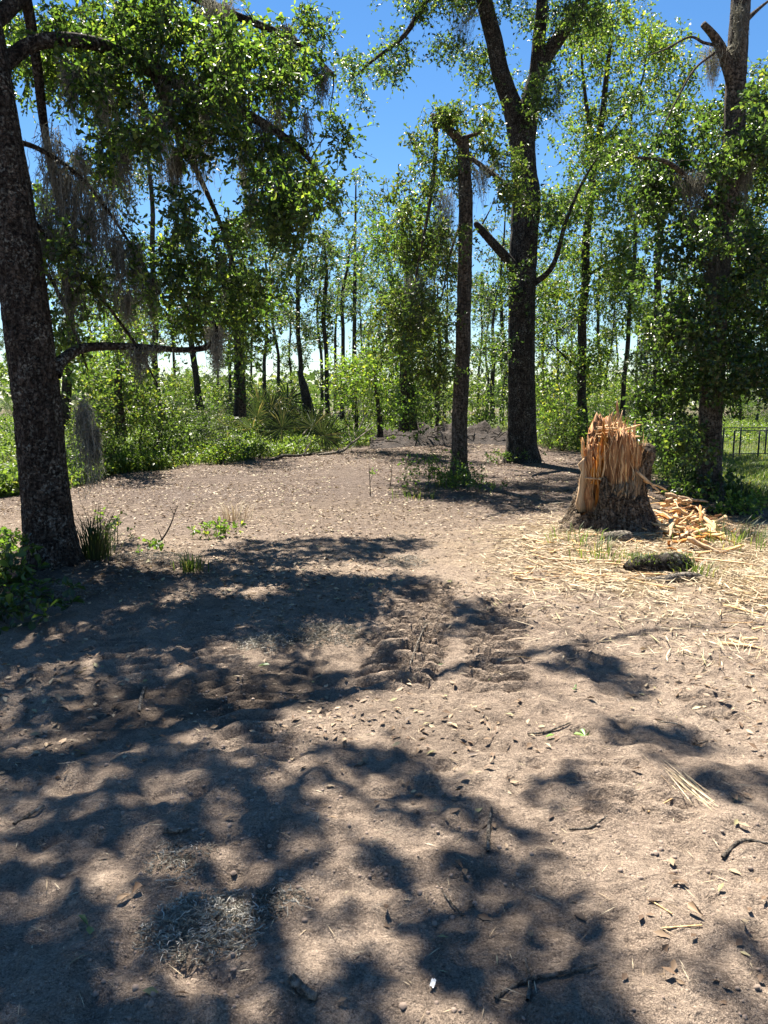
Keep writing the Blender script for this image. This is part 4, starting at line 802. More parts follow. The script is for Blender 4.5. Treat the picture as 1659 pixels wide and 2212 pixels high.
    for q_ in range(70):
        aa = R(rng.uniform(-60, 245)); ra = .3 * rng.uniform(.6, 1.02); x, y = ra * math.cos(aa), ra * math.sin(aa) * .95
        hx = np.interp(x, [-.28, -.2, -.12, 0, .1, .2, .28], [.9, 1.1, 1.24, 1.27, 1.18, 1.02, .9])
        put(x, y, .55, hx * rng.uniform(.82, 1.06), rng.choice([.02, .04, .07, .1]), rng.uniform(.015, .04), (rng.normal() * .05, rng.normal() * .05), 'heartwood' if rng.random() < .75 else 'sapwood', 1.0)
    fb = Acc(); nf = 240; aa = rng.random(nf) * 6.28; ra = .3 * np.sqrt(rng.random(nf)); fx, fy = ra * np.cos(aa), ra * np.sin(aa)
    fh = np.interp(fx, [-.3, -.12, 0, .12, .3], [.85, 1.15, 1.18, 1.1, .82]) * rng.uniform(.7, 1.05, nf)
    fd = nrm(np.stack([rng.normal(size=nf) * .35, rng.normal(size=nf) * .35, np.ones(nf)], 1)); leafmesh(fb, np.stack([fx, fy, fh], 1), fd, rng.normal(size=(nf, 3)), rng.uniform(.06, .24, nf), rng.uniform(.006, .018, nf), False, .02)
    na = 170; aa = R(1) * rng.uniform(180, 360, na); ra = .33; leafmesh(fb, np.stack([ra * np.cos(aa), ra * np.sin(aa) * .95, rng.uniform(.35, 1.0, na)], 1), nrm(np.stack([rng.normal(size=na) * .2, rng.normal(size=na) * .1, np.ones(na)], 1)), np.stack([np.cos(aa), np.sin(aa), 0 * aa], 1), rng.uniform(.05, .3, na), rng.uniform(.004, .012, na), False, .03)
    tag(link('torn_fibres', fb.mesh('torn_fibres', M['sapwood'], (0, 0, 0), False), root), kind='stuff')
    # front fluted face of pale ridges
    for x in np.linspace(-.02, .2, 6):
        put(x + rng.normal() * .01, -math.sqrt(.31 ** 2 - x * x) + .03 + .015 * rng.normal(), .42, rng.uniform(.8, 1.1), rng.uniform(.02, .045), .035, (rng.normal() * .015, .03), 'sapwood' if rng.random() < .6 else 'heartwood')
    # leaning planks on the left
    put(-.33, -.1, .22, .86, .13, .05, (-.015, 0), 'sapwood', .9); put(-.25, -.12, .22, 1.0, .09, .05, (-.06, 0), 'heartwood'); put(-.29, -.05, .5, 1.08, .05, .03, (-.13, 0), 'sapwood'); put(-.26, -.02, .5, 1.06, .045, .03, (-.03, 0), 'sapwood')
    put(-.2, -.14, .3, 1.3, .05, .03, (.05, 0), 'heartwood'); put(-.17, -.16, .35, 1.26, .03, .02, (.14, 0), 'sapwood')
    # top spikes and cross-lying slivers
    for x, h, l in [(-.18, 1.36, .02), (-.12, 1.34, .2), (-.1, 1.32, .32), (-.06, 1.3, .35), (.09, 1.5, .03), (.1, 1.38, -.02), (.02, 1.3, .3), (.25, 1.27, 0.0), (-.14, 1.38, .28), (.0, 1.3, -.3)]:
        put(x, .08 + rng.normal() * .08, .8, h, rng.uniform(.025, .045), .02, (l * .6, rng.normal() * .1), 'heartwood' if h > 1.4 else 'sapwood')
    for q_ in range(26):
        a = Acc(); p = np.array([rng.uniform(-.22, .1), rng.uniform(-.15, .25), rng.uniform(1.08, 1.2)]); splinter(a, p, [rng.uniform(.6, 1), rng.normal() * .4, rng.uniform(-.1, .25)], rng.uniform(.12, .3), .03, .015); link('splinter', a.mesh('splinter', M['sapwood'], (0, 0, 0), False), root)
    # pale torn rim on the front bark slab and the knob at right
    for q_ in range(30):
        a_ = R(rng.uniform(246, 292)); put(.37 * math.cos(a_), .34 * math.sin(a_), .3, .44 + rng.uniform(0, .16), .035, .03, (rng.normal() * .2, rng.normal() * .1), 'rotwood')
    for q_ in range(26):
        a_ = R(rng.uniform(300, 350)); put(.33 * math.cos(a_), .31 * math.sin(a_), .25, .5 + rng.uniform(0, .3), .04, .03, (rng.normal() * .06, 0), 'rotwood')
    a = Acc(); kp = np.array([.36, -.06, .9]); tube(a, curve([[.34, -.04, .55, .09], [.36, -.05, .75, .085], [.37, -.06, .92, .1], [.38, -.07, .99, .07]], 6), 16, .18, 0, 3, 4.0, True, .8); link('bark_knob', a.mesh('bark_knob', M['stump_bark']), root)
    for p, d, L in [((.2, -.28, .7), (.5, -.1, -.45), .35), ((-.36, -.2, .62), (1, -.1, -.04), .16), ((-.22, -.24, .62), (.8, -.2, -.4), .25), ((.3, -.2, .6), (.8, -.1, -.35), .3)]:
        a = Acc(); splinter(a, np.array(p), d, L, .03, .015); link('splinter', a.mesh('splinter', M['sapwood'], (0, 0, 0), False), root)
M['stump_bark'] = bark_mat('stump_bark', (.04, .027, .018), (.14, .1, .068), (.34, .265, .19), .5, .22, 24)
stump()

# splinters lying round the stump
def lying(px, py, ang, L, w, lab, grp, m='sapwood', tilt=.1, dz=0.0, name='wood_splinter', cat='splinter'):
    p = on(px, py, dz); a = Acc(); splinter(a, np.array([-L / 2 * math.cos(tilt), 0, -L / 2 * math.sin(tilt)]), [math.cos(tilt), 0, math.sin(tilt)], L, w, w * .45, 0, .8, [0, 1, .3 * rng.normal()])
    o = link(name, a.mesh(name, M[m], (0, 0, 0), False), None, tuple(p + [0, 0, w * .25 + abs(math.sin(tilt)) * L / 2])); o.rotation_euler = (0, 0, ang); tag(o, lab, cat, grp); return o
PILE = 'torn orange splinter in the heap at the stump\'s right foot'
for k in range(190):
    x, y = 1476 + rng.normal() * 44, 1155 + rng.normal() * 32; x += (1150 - y) * -.3
    hp = .28 * math.exp(-((x - 1465) / 50) ** 2 - ((y - 1140) / 32) ** 2)
    lying(x, y, rng.random() * 6.28, rng.uniform(.1, .42), rng.choice([.014, .02, .03, .05, .07]), PILE, 'splinters heaped beside the stump', 'sapwood' if rng.random() < .65 else 'heartwood', rng.uniform(-.45, .45), rng.uniform(0, 1) * hp)
lying(1480, 1118, -.35, .55, .11, 'broad pale yellow slab lying on top of the splinter heap', None, 'sapwood', -.12, .2, 'wood_slab', 'slab')
lying(1475, 1230, -1.05, 1.5, .035, 'longest thin splinter running from the heap towards the viewer', None, 'sapwood', .1, .02)
lying(1345, 1265, -.7, .9, .05, 'long flat splinter lying left of the mossy log', None, 'sapwood', .0, .02)
lying(1300, 1228, -.1, 1.0, .03, 'long straight pale splinter in front of the stump\'s left root', None, 'sapwood', .0, .03)
lying(1380, 1155, -.12, .55, .02, 'thin dark splinter leaning across the stump\'s front bark', None, 'heartwood', .1, .12)
lying(1180, 1140, .35, .9, .025, 'thin grey stick on bare ground left of the stump', None, 'rotwood', .0, .01, 'stick', 'stick')
for k in range(90):
    x, y = rng.uniform(1130, 1420), rng.uniform(1165, 1275)
    lying(x, y, rng.normal() * .7, rng.uniform(.1, .4), rng.uniform(.012, .04), 'pale splinter scattered on the straw before the stump', 'splinters strewn before the stump', 'sapwood', rng.normal() * .06, .01)
for k in range(30):
    x, y = rng.uniform(1540, 1680), rng.uniform(1200, 1400)
    lying(x, y, rng.normal() * .8, rng.uniform(.1, .35), rng.uniform(.012, .035), 'pale splinter on the straw at the right edge', 'splinters at the right edge', 'sapwood', rng.normal() * .06, .01)
def lump_log(px, py, L, r, lab, m, ang, name, cat, moss=False):
    p = on(px, py); root = thing(name, p, lab, cat); a = Acc(); x = np.linspace(-L / 2, L / 2, 20); rr = r * np.sqrt(np.clip(1 - (np.abs(x) / (L / 2)) ** 4, .05, 1))
    P = np.stack([x * math.cos(ang), x * math.sin(ang), r * .6 + .02 * np.sin(x * 9), rr], 1); tube(a, P, 20, .16, 0, 3, 6.6, True, .6); link('bark', a.mesh('bark', M[m], (0, 0, 0)), root)
    if moss:
        g = Acc(); n = 700; t = rng.uniform(-.48, .48, n) * L; b = rng.uniform(.2, 2.9, n)
        Q = np.stack([t * math.cos(ang) - math.sin(ang) * r * np.cos(b), t * math.sin(ang) + math.cos(ang) * r * np.cos(b), r * .6 + r * np.sin(b)], 1); blades(g, Q, rng.random(n) * 6.28, rng.uniform(.02, .06, n), .006, rng.uniform(.3, 1.2, n)); link('moss_cover', g.mesh('moss_cover', M['grass'], (0, 0, 0), False), root)
lump_log(1420, 1243, .62, .1, 'short moss-topped log in front of the stump', 'bark_dark', .03, 'mossy_log', 'log', True)
lump_log(1445, 1262, .6, .035, 'curled strip of loose bark in front of the mossy log', 'deadwood', .05, 'bark_strip', 'bark')
lump_log(1330, 1185, .34, .07, 'grey lump of bark at the stump\'s front foot', 'deadwood', -.2, 'bark_chunk', 'bark')
lump_log(1515, 1180, .12, .05, 'small grey upright wood chunk right of the splinter heap', 'deadwood', 1.2, 'wood_chunk', 'bark')
lump_log(1560, 1110, 1.0, .07, 'dark rotting root mass on the soil right of the stump', 'bark_dark', -.1, 'root_mass', 'root')

# ------------------------------------------------------------------ loose ground stuff
def straw():
    a = Acc(); n = 52000; x = STUMP[0] + .5 + rng.normal(size=n) * 1.5; y = STUMP[1] - 1.3 + rng.normal(size=n) * 1.15
    k = (y > 4.2); x, y = x[k], y[k]; px, py = proj(np.stack([x, y, 0 * x], -1)); k = (rng.random(len(x)) < np.clip((px - 1000) / 220, 0, 1)) & (rng.random(len(x)) < np.clip(.75 + 1.4 * pn(x * 1.8, y * 1.8, 3), .12, 1)); x, y = x[k], y[k]
    n = len(x); L = rng.uniform(.05, .22, n); az = rng.random(n) * 6.28; D = np.stack([np.cos(az), np.sin(az), rng.normal(size=n) * .12], 1)
    P = np.stack([x, y, gh(x, y) + rng.uniform(.006, .04, n)], 1); leafmesh(a, P, D, nrm(rng.normal(size=(n, 3)) * .5 + [0, 0, 1]), L, rng.uniform(.004, .012, n), False, .012)
    n = 9000; x = rng.uniform(-4, 6, n); y = rng.uniform(1.3, 12, n); az = rng.random(n) * 6.28
    leafmesh(a, np.stack([x, y, gh(x, y) + .006], 1), np.stack([np.cos(az), np.sin(az), rng.normal(size=n) * .1], 1), nrm(rng.normal(size=(n, 3)) * .4 + [0, 0, 1]), rng.uniform(.02, .09, n), rng.uniform(.002, .004, n), False, .01)
    tag(link('straw', a.mesh('straw', M['straw'], (0, 0, 0), False)), 'dry straw and shredded fibres spread over the ground', None, None, 'stuff')
straw()
def dead_leaves():
    a = Acc(); n = 80000; y = 1.2 + 27 * rng.random(n) ** .8; x = rng.uniform(-1, 1, n) * (.58 * y + 1)
    px, py = proj(np.stack([x, y, 0 * x], -1)); k = (py > np.interp(px, EDGE_X, EDGE_Y) - 4) & (rng.random(n) < np.clip(.25 + 1.3 * pn(x * .7, y * .7, 15) + np.clip((y - 4) / 8, 0, .6), .05, 1)) & (rng.random(n) < np.clip(y / 6, .22, 1))
    x, y = x[k], y[k]; n = len(x); az = rng.random(n) * 6.28; s = rng.uniform(.5, 1.1, n) * np.clip(.9 + y * .02, .9, 1.4)
    leafmesh(a, np.stack([x, y, gh(x, y) + .008], 1), np.stack([np.cos(az), np.sin(az), rng.normal(size=n) * .2], 1), nrm(rng.normal(size=(n, 3)) * .35 + [0, 0, 1]), .055 * s, .026 * s, False, .1)
    tag(link('leaf_litter', a.mesh('leaf_litter', M['litter'], (0, 0, 0), False)), 'small curled dead leaves strewn over the dirt', None, None, 'stuff')
dead_leaves()
def clods():
    a = Acc(); n = 19000; y = 1.2 + 9 * rng.random(n) ** 1.1; x = rng.uniform(-1, 1, n) * (.58 * y + .8); k = rng.random(n) < np.clip(.3 + 1.8 * pn(x * 1.1, y * 1.1, 22), .04, 1); x, y = x[k], y[k]; n = len(x)
    o = np.array([[1, 0, 0], [0, 1, 0], [-1, 0, 0], [0, -1, 0], [.6, .6, .6], [-.6, .6, .6], [-.6, -.6, .6], [.6, -.6, .6], [0, 0, .85]], float)
    f = []
    for q in range(4): f += [(q, (q + 1) % 4, 4 + q), (q, 4 + q, 4 + (q + 3) % 4), (4 + q, 4 + (q + 1) % 4, 8)]
    s = np.minimum(rng.lognormal(-5.35, .5, n), .011)[:, None, None]; v = o[None] * s * rng.uniform(.65, 1.35, (n, 9, 3)) + np.stack([x, y, gh(x, y)], 1)[:, None]
    a.add(v, None, (np.arange(n) * 9)[:, None, None] + np.array(f)[None]); m = plain('clod_soil', (.24, .18, .14), .95)
    tag(link('soil_clods', a.mesh('soil_clods', m, (0, 0, 0), False)), 'small crumbs and clods of dark soil', None, None, 'stuff')
clods()

# ------------------------------------------------------------------ hanging grey moss
def strands(acc, top, width, L, n, taper=.6, wind=.0, sw=.0065):
    k = 9; t = np.linspace(0, 1, k); x0 = rng.normal(size=(n, 3)) * [width * .5, width * .35, L * .06]; ln = L * rng.uniform(.35, 1, n) * np.exp(-(x0[:, 0] / (width * .9)) ** 2)
    wal = np.cumsum(rng.normal(size=(n, k, 3)) * [.024, .024, .006] * max(.35, L), axis=1)
    P = top + x0[:, None] * (1 - taper * t[None, :, None] * [1, 1, 0]) + wal; P[..., 2] -= ln[:, None] * t[None]; P[..., 0] += wind * t[None] * L
    s = nrm(rng.normal(size=(n, 1, 3)) * [1, 1, .2]) * sw * (1 - .5 * t[None, :, None]); v = np.stack([P - s / 2, P + s / 2], 2).reshape(-1, 3)
    b = (np.arange(n)[:, None] * k + np.arange(k - 1)[None]).reshape(-1, 1) * 2; acc.add(v, b + np.array([[0, 1, 3, 2]]))
    m = n * 5; i, j = rng.integers(0, n, m), rng.integers(0, k - 1, m); Q = P[i, j]; leafmesh(acc, Q, nrm(rng.normal(size=(m, 3)) + [0, 0, -.5]), rng.normal(size=(m, 3)), rng.uniform(.03, .08, m), .005)
def moss(px, py, Y, w, L, n, lab, grp=None, wind=0.0):
    p = V(px, py, Y); a = Acc(); strands(a, np.zeros(3), w, L, int(n * 1.25), .75, wind)
    tag(link('hanging_moss', a.mesh('hanging_moss', M['moss'], (0, 0, 0), False), None, tuple(p)), lab, 'moss', grp)
CUR = 'grey moss in the tangled curtain beside the oak trunk'
for px, py, Y, w, L, n in [(108, 300, 7.2, .08, 1.2, 100), (140, 380, 7.3, .1, 1.3, 130), (172, 330, 7.4, .07, 1.0, 80), (196, 450, 7.4, .1, 1.15, 130), (228, 420, 7.6, .07, 1.3, 90), (252, 520, 7.6, .1, .9, 120),
                           (292, 540, 7.7, .08, .8, 90), (150, 590, 7.2, .09, .7, 90), (218, 160, 7.2, .1, .7, 90), (320, 600, 7.8, .07, .7, 70), (98, 470, 7.1, .08, .9, 80), (150, 150, 7.1, .08, .6, 70), (275, 640, 7.7, .08, .5, 70)]:
    moss(px, py, Y, w, L, n, CUR, 'moss curtain beside the oak trunk')
for a in [(182, 880, 7.2, .07, .9, 110, 'thick grey moss beard hanging low right of the oak trunk'), (202, 930, 7.25, .05, .6, 80, 'slim moss wisp beside the thick beard by the oak trunk'),
          (345, 250, 7.6, .12, .75, 120, 'long moss tail hanging before the sky left of centre'), (378, 330, 7.9, .14, .62, 130, 'moss tail on the oak bough with a curved tip'), (460, 150, 7.9, .2, .8, 120, 'moss draped on the big oak bough\'s middle'),
          (500, 210, 8.1, .2, .8, 130, 'moss hanging below the big oak bough'), (610, 320, 8.4, .16, .75, 120, 'moss at the drooping end of the big oak bough'), (640, 390, 8.4, .1, .6, 70, 'thin moss thread dangling lowest from the bough\'s end'),
          (470, 10, 7.9, .22, .5, 110, 'sunlit moss at the very top of the oak canopy'), (695, 150, 9.0, .12, .5, 80, 'moss at the canopy\'s right tip before open sky'), (465, 715, 7.8, .1, .55, 110, 'moss swinging from the upturned end of the low limb'),
          (300, 752, 7.4, .22, .35, 90, 'moss fringe under the low horizontal limb'), (560, 260, 8.2, .18, .6, 100, 'moss tuft halfway out the big bough'), (395, 190, 7.7, .2, .6, 110, 'moss where the big bough forks downwards'),
          (960, 420, 14.4, .3, 1.5, 120, 'moss trailing down the broken-topped tree\'s hanging branch'), (1040, 360, 14.6, .3, .8, 90, 'moss under the broken-topped tree\'s drooping right branch'), (905, 600, 14.2, .3, 1.2, 110, 'pale moss low in the broken-topped tree\'s foliage'),
          (1000, 20, 18.6, .5, 1.2, 90, 'moss at the top beside the forked tree\'s left limb'), (1545, 110, 12.1, .3, .6, 130, 'moss shaggy under the snapped stub of the vine-covered tree'), (1610, 330, 12.1, .22, .9, 170, 'bushy grey moss pad on the vine-covered trunk\'s right side'),
          (1500, 380, 11.6, .3, .9, 140, 'moss hanging under the vine-covered tree\'s left bough'), (1550, 560, 11.9, .26, .9, 150, 'moss streak down the middle of the vine-covered tree'), (1600, 20, 12.0, .12, .8, 80, 'moss wisp on the topmost trunk of the vine-covered tree'),
          (1385, 440, 24, .6, 1.6, 80, 'windblown moss on the thin pole-like trunk'), (1200, 180, 19, .4, 1.0, 70, 'moss below the forked tree\'s right limb')]:
    moss(*a)
THR = 'thin grey moss thread dangling in the oak canopy'
for px, py, Y, w, L, n in [(300, 200, 7.5, .05, .8, 50), (355, 160, 7.7, .06, .7, 60), (420, 300, 7.9, .05, .7, 50), (440, 240, 7.9, .06, .9, 60), (530, 300, 8.2, .05, .8, 50), (585, 400, 8.3, .05, .7, 45), (545, 420, 8.2, .05, .6, 45), (660, 250, 8.7, .05, .6, 40),
                           (600, 180, 8.4, .06, .7, 50), (270, 330, 7.5, .05, .8, 50), (480, 560, 8.2, .05, .6, 40), (400, 450, 8.0, .05, .8, 45), (620, 60, 8.6, .06, .5, 45), (350, 30, 7.7, .06, .6, 50)]:
    moss(px, py, Y, w, L, n, THR, 'moss threads in the oak canopy')
M['dry_moss'] = leaf_mat('dry_moss', [(0, (.13, .12, .095)), (.5, (.27, .25, .205)), (1, (.46, .43, .37))], .2, 1.0, .8, .1, (1, 1, .9))
def moss_heap(px, py, rx, ry, h, n, lab):
    c = on(px, py); a = Acc(); k = 8; q = ball(n) * [rx, ry, h]; q[:, 2] = np.abs(q[:, 2]) ; wal = np.cumsum(nrm(rng.normal(size=(n, k, 3)) + nrm(rng.normal(size=(n, 1, 3))) * .8) * [.014, .014, .007], axis=1)
    P = q[:, None] + wal - wal.mean(1, keepdims=True); P[..., 2] = np.maximum(P[..., 2], .004) ; s = nrm(rng.normal(size=(n, 1, 3))) * .0036
    v = np.stack([P - s / 2, P + s / 2], 2).reshape(-1, 3); b = (np.arange(n)[:, None] * k + np.arange(k - 1)[None]).reshape(-1, 1) * 2; a.add(v, b + np.array([[0, 1, 3, 2]]))
    tag(link('moss_clump', a.mesh('moss_clump', M['dry_moss'], (0, 0, 0), False), None, tuple(c)), lab, 'moss')
moss_heap(435, 1998, .2, .17, .045, 620, 'largest fallen grey moss tangle on the foreground dirt')
moss_heap(590, 1945, .12, .09, .03, 190, 'smaller moss tangle right of the largest one')
moss_heap(385, 1855, .12, .16, .02, 130, 'wispy moss trail above the largest moss tangle')
moss_heap(700, 1372, .3, .25, .08, 700, 'dull greenish moss mat beside the tyre tread marks')
moss_heap(575, 1385, .22, .2, .06, 350, 'brown tangle of dead fibres in the shade left of the tread marks')
moss_heap(330, 1225, .5, .3, .07, 700, 'straggly moss and roots on the ground right of the oak\'s foot')
moss_heap(110, 1300, .5, .25, .08, 700, 'dry grass and moss litter round the oak\'s foot')
moss_heap(880, 1215, .25, .25, .06, 260, 'brown tuft of roots in the middle of the dirt')

# ------------------------------------------------------------------ tufts, weeds and saplings
def tuft(px, py, n, L, W, rad, lean, m, lab, name='grass_tuft', cat='grass', bend=.5):
    p = on(px, py); a = Acc(); P = np.zeros((n, 3)); P[:, :2] = rng.normal(size=(n, 2)) * rad; blades(a, P, np.arctan2(P[:, 1], P[:, 0]) + rng.normal(size=n) * .6, rng.uniform(.45, 1, n) * L, W, rng.uniform(.02, lean, n), bend)
    tag(link(name, a.mesh(name, M[m], (0, 0, 0), False), None, tuple(p)), lab, cat, None, 'stuff' if rad > .14 else None)
tuft(205, 1232, 130, .62, .012, .05, .45, 'sedge', 'tall dark spiky grass tuft against the oak trunk', bend=.25)
tuft(225, 1215, 60, .5, .01, .06, .6, 'sedge', 'thinner spiky grass beside the tall dark tuft', bend=.3)
tuft(415, 1240, 60, .28, .012, .06, .8, 'grass', 'bright sunlit grass tuft in front of the small shoots')
tuft(500, 1125, 70, .4, .01, .1, .7, 'straw', 'pale dry grass tuft in the middle distance')
tuft(975, 1052, 90, .5, .014, .12, .6, 'grass', 'green grass tuft at the foot of the broken-topped tree')
tuft(1290, 1215, 70, .3, .01, .2, .8, 'grass', 'grass poking through splinters before the stump\'s left root')
tuft(1505, 1250, 60, .3, .012, .08, .8, 'grass', 'green grass tuft right of the mossy log')
tuft(1590, 1180, 160, .4, .01, .3, .8, 'grass', 'spreading grass patch right of the splinter heap')
tuft(1240, 1185, 50, .3, .01, .15, .8, 'grass', 'thin grass left of the stump')
tuft(1590, 1075, 160, .55, .012, .25, .7, 'sedge', 'dark grass clump in the shade below the fence')
tuft(900, 1075, 60, .3, .01, .2, .7, 'grass', 'short weeds left of the broken-topped tree\'s foot')
tuft(1600, 1420, 70, .22, .005, .2, 2.6, 'straw', 'splayed bundle of dry straw at the right edge')
def weed(px, py, n, h, rad, leaf, m, lab, name='weed', stems=6):
    p = on(px, py); root = thing(name, p, lab, 'plant'); w, lf = Acc(), Acc(); C = np.stack([rng.normal(size=n) * rad, rng.normal(size=n) * rad, rng.uniform(.25, 1, n) * h], 1)
    nodes = curve([[0, 0, -.02, .006], [0, 0, h * .4, .004], [.02, 0, h * .8, .002]], 4); tube(w, nodes, 5); grow(w, nodes, C, 4, .005); clumps(lf, w, C, h * .3, 3, 4, leaf[0], leaf[1], -.2, .7, True)
    link('stems', w.mesh('stems', M['bark_far'], (0, 0, 0)), root); link('foliage', lf.mesh('foliage', M[m], (0, 0, 0), False), root)
weed(467, 1158, 16, .17, .12, (.07, .03), 'lime_leaf', 'small bright green weed alone in the dirt')
weed(320, 1200, 5, .12, .05, (.06, .035), 'lime_leaf', 'tiny lime shoot right of the spiky grass')
weed(255, 1175, 10, .35, .12, (.05, .03), 'lime_leaf', 'slender pale weed just behind the spiky grass')
weed(15, 1290, 40, .3, .26, (.09, .05), 'bush_leaf', 'leafy low plant at the left edge by the oak\'s foot')
weed(10, 1350, 26, .2, .22, (.08, .045), 'ivy_leaf', 'broad-leaved weeds lowest on the left edge')
weed(20, 1215, 34, .26, .24, (.08, .04), 'bush_leaf', 'leafy sprigs left of the oak trunk')
weed(925, 1060, 30, .6, .3, (.06, .03), 'bush_leaf', 'upright leafy weeds left of the broken-topped tree\'s foot')
weed(960, 1050, 50, .45, .4, (.07, .035), 'bush_leaf', 'leafy mound of weeds round the broken-topped tree\'s foot')
weed(1010, 1062, 24, .35, .25, (.06, .035), 'ivy_leaf', 'dark low plants right of the broken-topped tree\'s foot')
weed(1090, 1000, 30, .3, .3, (.07, .04), 'bush_leaf', 'weeds at the left foot of the forked tree')
weed(1600, 1120, 30, .3, .3, (.08, .045), 'bush_leaf', 'weeds growing on the soil bank at the right edge')
weed(0, 960, 20, .9, .4, (.12, .07), 'ivy_leaf', 'dark sprig hanging at the left edge')
def sapling(rows, tw, lab, leafy=None):
    b = on(rows[0][0], rows[0][1]); root = thing('sapling', b, lab, 'sapling'); Y = b[1]
    a = Acc(); tube(a, curve([[*V(x, y, Y), r] for x, y, r in rows], 4), 6); link('stem', a.mesh('stem', M['bark_far'], b), root)
    for t in tw: a = Acc(); tube(a, curve([[*V(x, y, Y), r] for x, y, r in t], 4), 5); link('twig', a.mesh('twig', M['bark_far'], b), root)
    if leafy: lf = Acc(); clumps(lf, None, np.array([V(x, y, Y) for x, y in leafy]), .08, 3, 4, .085, .05, .2, .7, True); link('foliage', lf.mesh('foliage', M['lime_leaf'], b, False), root)
sapling([(345, 1172, .01), (360, 1150, .009), (372, 1125, .007), (376, 1112, .005), (385, 1090, .003)], [[(376, 1112, .005), (366, 1092, .002)], [(350, 1166, .006), (340, 1140, .003)]], 'bare forked twig sapling leaning right beyond the spiky grass')
sapling([(800, 1072, .008), (799, 1040, .006), (797, 1005, .004)], [[(799, 1045, .004), (806, 1020, .002)]], 'thin bare upright twig standing in the clearing')
sapling([(842, 1056, .007), (846, 1020, .005), (848, 985, .003)], [[(846, 1020, .003), (838, 1000, .002)]], 'second bare twig right of the thin upright one')
sapling([(1440, 1060, .008), (1470, 1050, .007), (1500, 1055, .004), (1512, 1062, .002)], [[(1475, 1050, .004), (1498, 1092, .002)]], 'thin shoot with glowing lime leaves right of the stump', [(1480, 1052), (1495, 1062), (1508, 1058), (1496, 1075), (1496, 1095)])

# ------------------------------------------------------------------ small single things on the dirt
def stick(rows, lab, m='deadwood', name='stick'):
    P = np.array([[*on(x, y, r * .8 + .004), r] for x, y, r in rows]); b = P[0, :3].copy(); a = Acc(); tube(a, curve(P, 5), 8, .08, 0, 3, 1.1)
    tag(link(name, a.mesh(name, M[m], b), None, tuple(b)), lab, 'stick')
for rows, lab in [([(1054, 1840, .006), (1056, 1790, .007), (1062, 1745, .004)], 'short upright-pointing stick in the foreground shade'), ([(630, 2130, .014), (655, 2148, .014), (682, 2165, .01)], 'stubby bark-covered stick near the bottom edge'),
                  ([(355, 1808, .008), (385, 1808, .009), (412, 1800, .006)], 'short dark stick in the shade above the moss tangle'), ([(1140, 1585, .004), (1180, 1577, .005), (1232, 1560, .003)], 'thin straight stick left of the fresh green sprig'),
                  ([(1230, 1797, .004), (1275, 1788, .004), (1310, 1774, .003)], 'slim twig on the lit dirt between ruts'), ([(1560, 1860, .006), (1600, 1836, .006), (1659, 1838, .004)], 'dark bent stick at the right edge'),
                  ([(1070, 2150, .006), (1130, 2120, .006), (1230, 2108, .005), (1290, 2100, .003)], 'long dark stick across the bottom shade'), ([(1470, 1560, .004), (1500, 1590, .004), (1530, 1600, .003)], 'thin dark twig on the right foreground dirt'),
                  ([(885, 1440, .004), (905, 1395, .005), (925, 1345, .005), (955, 1322, .003)], 'curved stick lying over the tyre tread marks'), ([(300, 1540, .008), (305, 1505, .01), (312, 1480, .006)], 'dark stub of root in the left shade'),
                  ([(1420, 1560, .003), (1470, 1570, .003), (1510, 1590, .002)], 'fine rootlet right of the fresh sprig'), ([(30, 1790, .006), (60, 1770, .007), (95, 1748, .005)], 'dark stick at the left edge of the shade'),
                  ([(1000, 1975, .003), (965, 1930, .003), (945, 1900, .002)], 'pale thin rootlet in the bottom middle'), ([(1140, 2165, .006), (1145, 2120, .005), (1135, 2075, .003)], 'pale forked root standing up near the bottom edge')]:
    stick(rows, lab)
stick([(1400, 1750, .003), (1480, 1710, .003)], 'single pale straw beside the straw bundle', 'sapwood', 'dry_straw'); stick([(1400, 1950, .0025), (1450, 2000, .0025)], 'pale straw stem on the lower right dirt', 'sapwood', 'dry_straw')
stick([(1430, 2018, .0025), (1515, 2020, .0025)], 'straight pale straw lying level at lower right', 'sapwood', 'dry_straw')
def straw_bundle():
    c = on(1500, 1715); a = Acc(); n = 24; d = nrm(np.array([G(1555, 1775) - G(1430, 1665)])[0]); side = np.array([-d[1], d[0], 0]); t = rng.uniform(-.36, -.1, n)
    P = d * t[:, None] + side * (rng.normal(size=n) * .035)[:, None] + np.array([0, 0, 1]) * rng.uniform(.004, .035, n)[:, None]; D = d + side * (rng.normal(size=n) * .09)[:, None] + np.array([0, 0, 1]) * (rng.normal(size=n) * .03)[:, None]
    leafmesh(a, P, D, nrm(rng.normal(size=(n, 3)) * .4 + [0, 0, 1]), rng.uniform(.15, .42, n), .0035, False, .004)
    tag(link('straw_bundle', a.mesh('straw_bundle', M['straw'], (0, 0, 0), False), None, tuple(c)), 'wispy bundle of dry straw lying in the right foreground', 'straw')
straw_bundle()
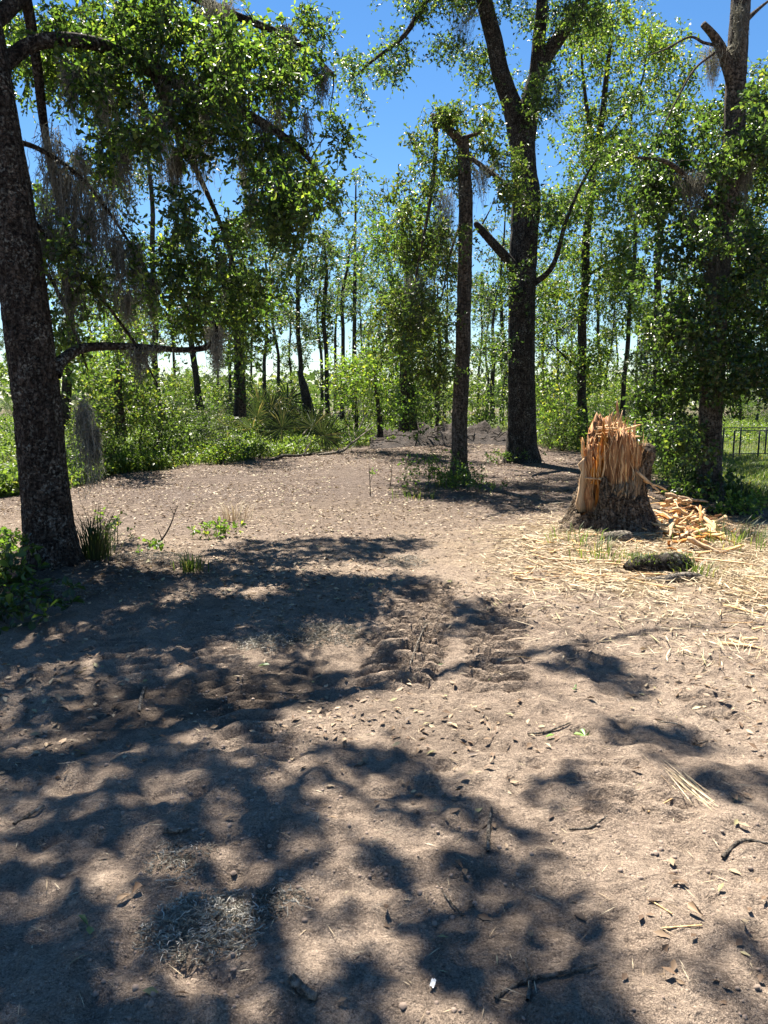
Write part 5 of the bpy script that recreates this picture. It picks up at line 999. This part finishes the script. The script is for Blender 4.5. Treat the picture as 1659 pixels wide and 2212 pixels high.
def fresh(px, py, k, L, lab, m='fresh'):
    c = on(px, py, .012); a = Acc(); az = rng.random() * 6.28 + np.linspace(0, 3.6, k); leafmesh(a, np.zeros((k, 3)), np.stack([np.cos(az), np.sin(az), rng.uniform(.05, .35, k)], 1), nrm(rng.normal(size=(k, 3)) * .4 + [0, 0, 1]), L * rng.uniform(.8, 1.1, k), L * .45, True)
    tag(link('fallen_leaf', a.mesh('fallen_leaf', M[m], (0, 0, 0), False), None, tuple(c)), lab, 'leaf')
for a in [(945, 1425, 3, .07, 'fresh green oak leaf in the lit dirt below the tread marks'), (1265, 1572, 4, .06, 'fresh green sprig of leaves on the right foreground'), (557, 1437, 1, .07, 'single pale green leaf in the left shade'), (192, 2012, 2, .055, 'dark green leaf left of the moss tangle'),
          (1178, 1592, 1, .05, 'light green leaf left of the fresh sprig'), (1055, 1460, 1, .05, 'small pale leaf right of the fresh oak leaf'), (1245, 1490, 2, .045, 'tiny green leaf pair on the lit right dirt')]: fresh(*a)
for a in [(1000, 1880, 2, .05, 'yellow leaf in the round sun patch'), (1145, 2020, 1, .045, 'rust brown leaf in the bottom shade'), (285, 1945, 2, .06, 'tan curled leaf left of the moss tangle'), (1520, 2010, 1, .06, 'tan leaf at the lower right')]: fresh(*a, 'litter')
def scrap():
    c = on(935, 2120, .01); a = Acc(); g = np.linspace(-1, 1, 7); x, y = np.meshgrid(g, g, indexing='ij'); z = .009 * fbm(x * 1.7, y * 1.7, 3, 3); v = np.stack([x * .007 + .004 * y, y * .014, z + .004], -1).reshape(-1, 3)
    i, j = np.meshgrid(np.arange(6), np.arange(6), indexing='ij'); a.add(v, np.stack([i * 7 + j, (i + 1) * 7 + j, (i + 1) * 7 + j + 1, i * 7 + j + 1], -1).reshape(-1, 4))
    tag(link('paper_scrap', a.mesh('paper_scrap', M['paper'], (0, 0, 0), False), None, tuple(c)), 'tiny crumpled white scrap near the bottom edge', 'litter')
scrap()
for m_ in bpy.data.meshes: m_.calc_loop_triangles()
print('TRIS', sum(len(m_.loop_triangles) for m_ in bpy.data.meshes))
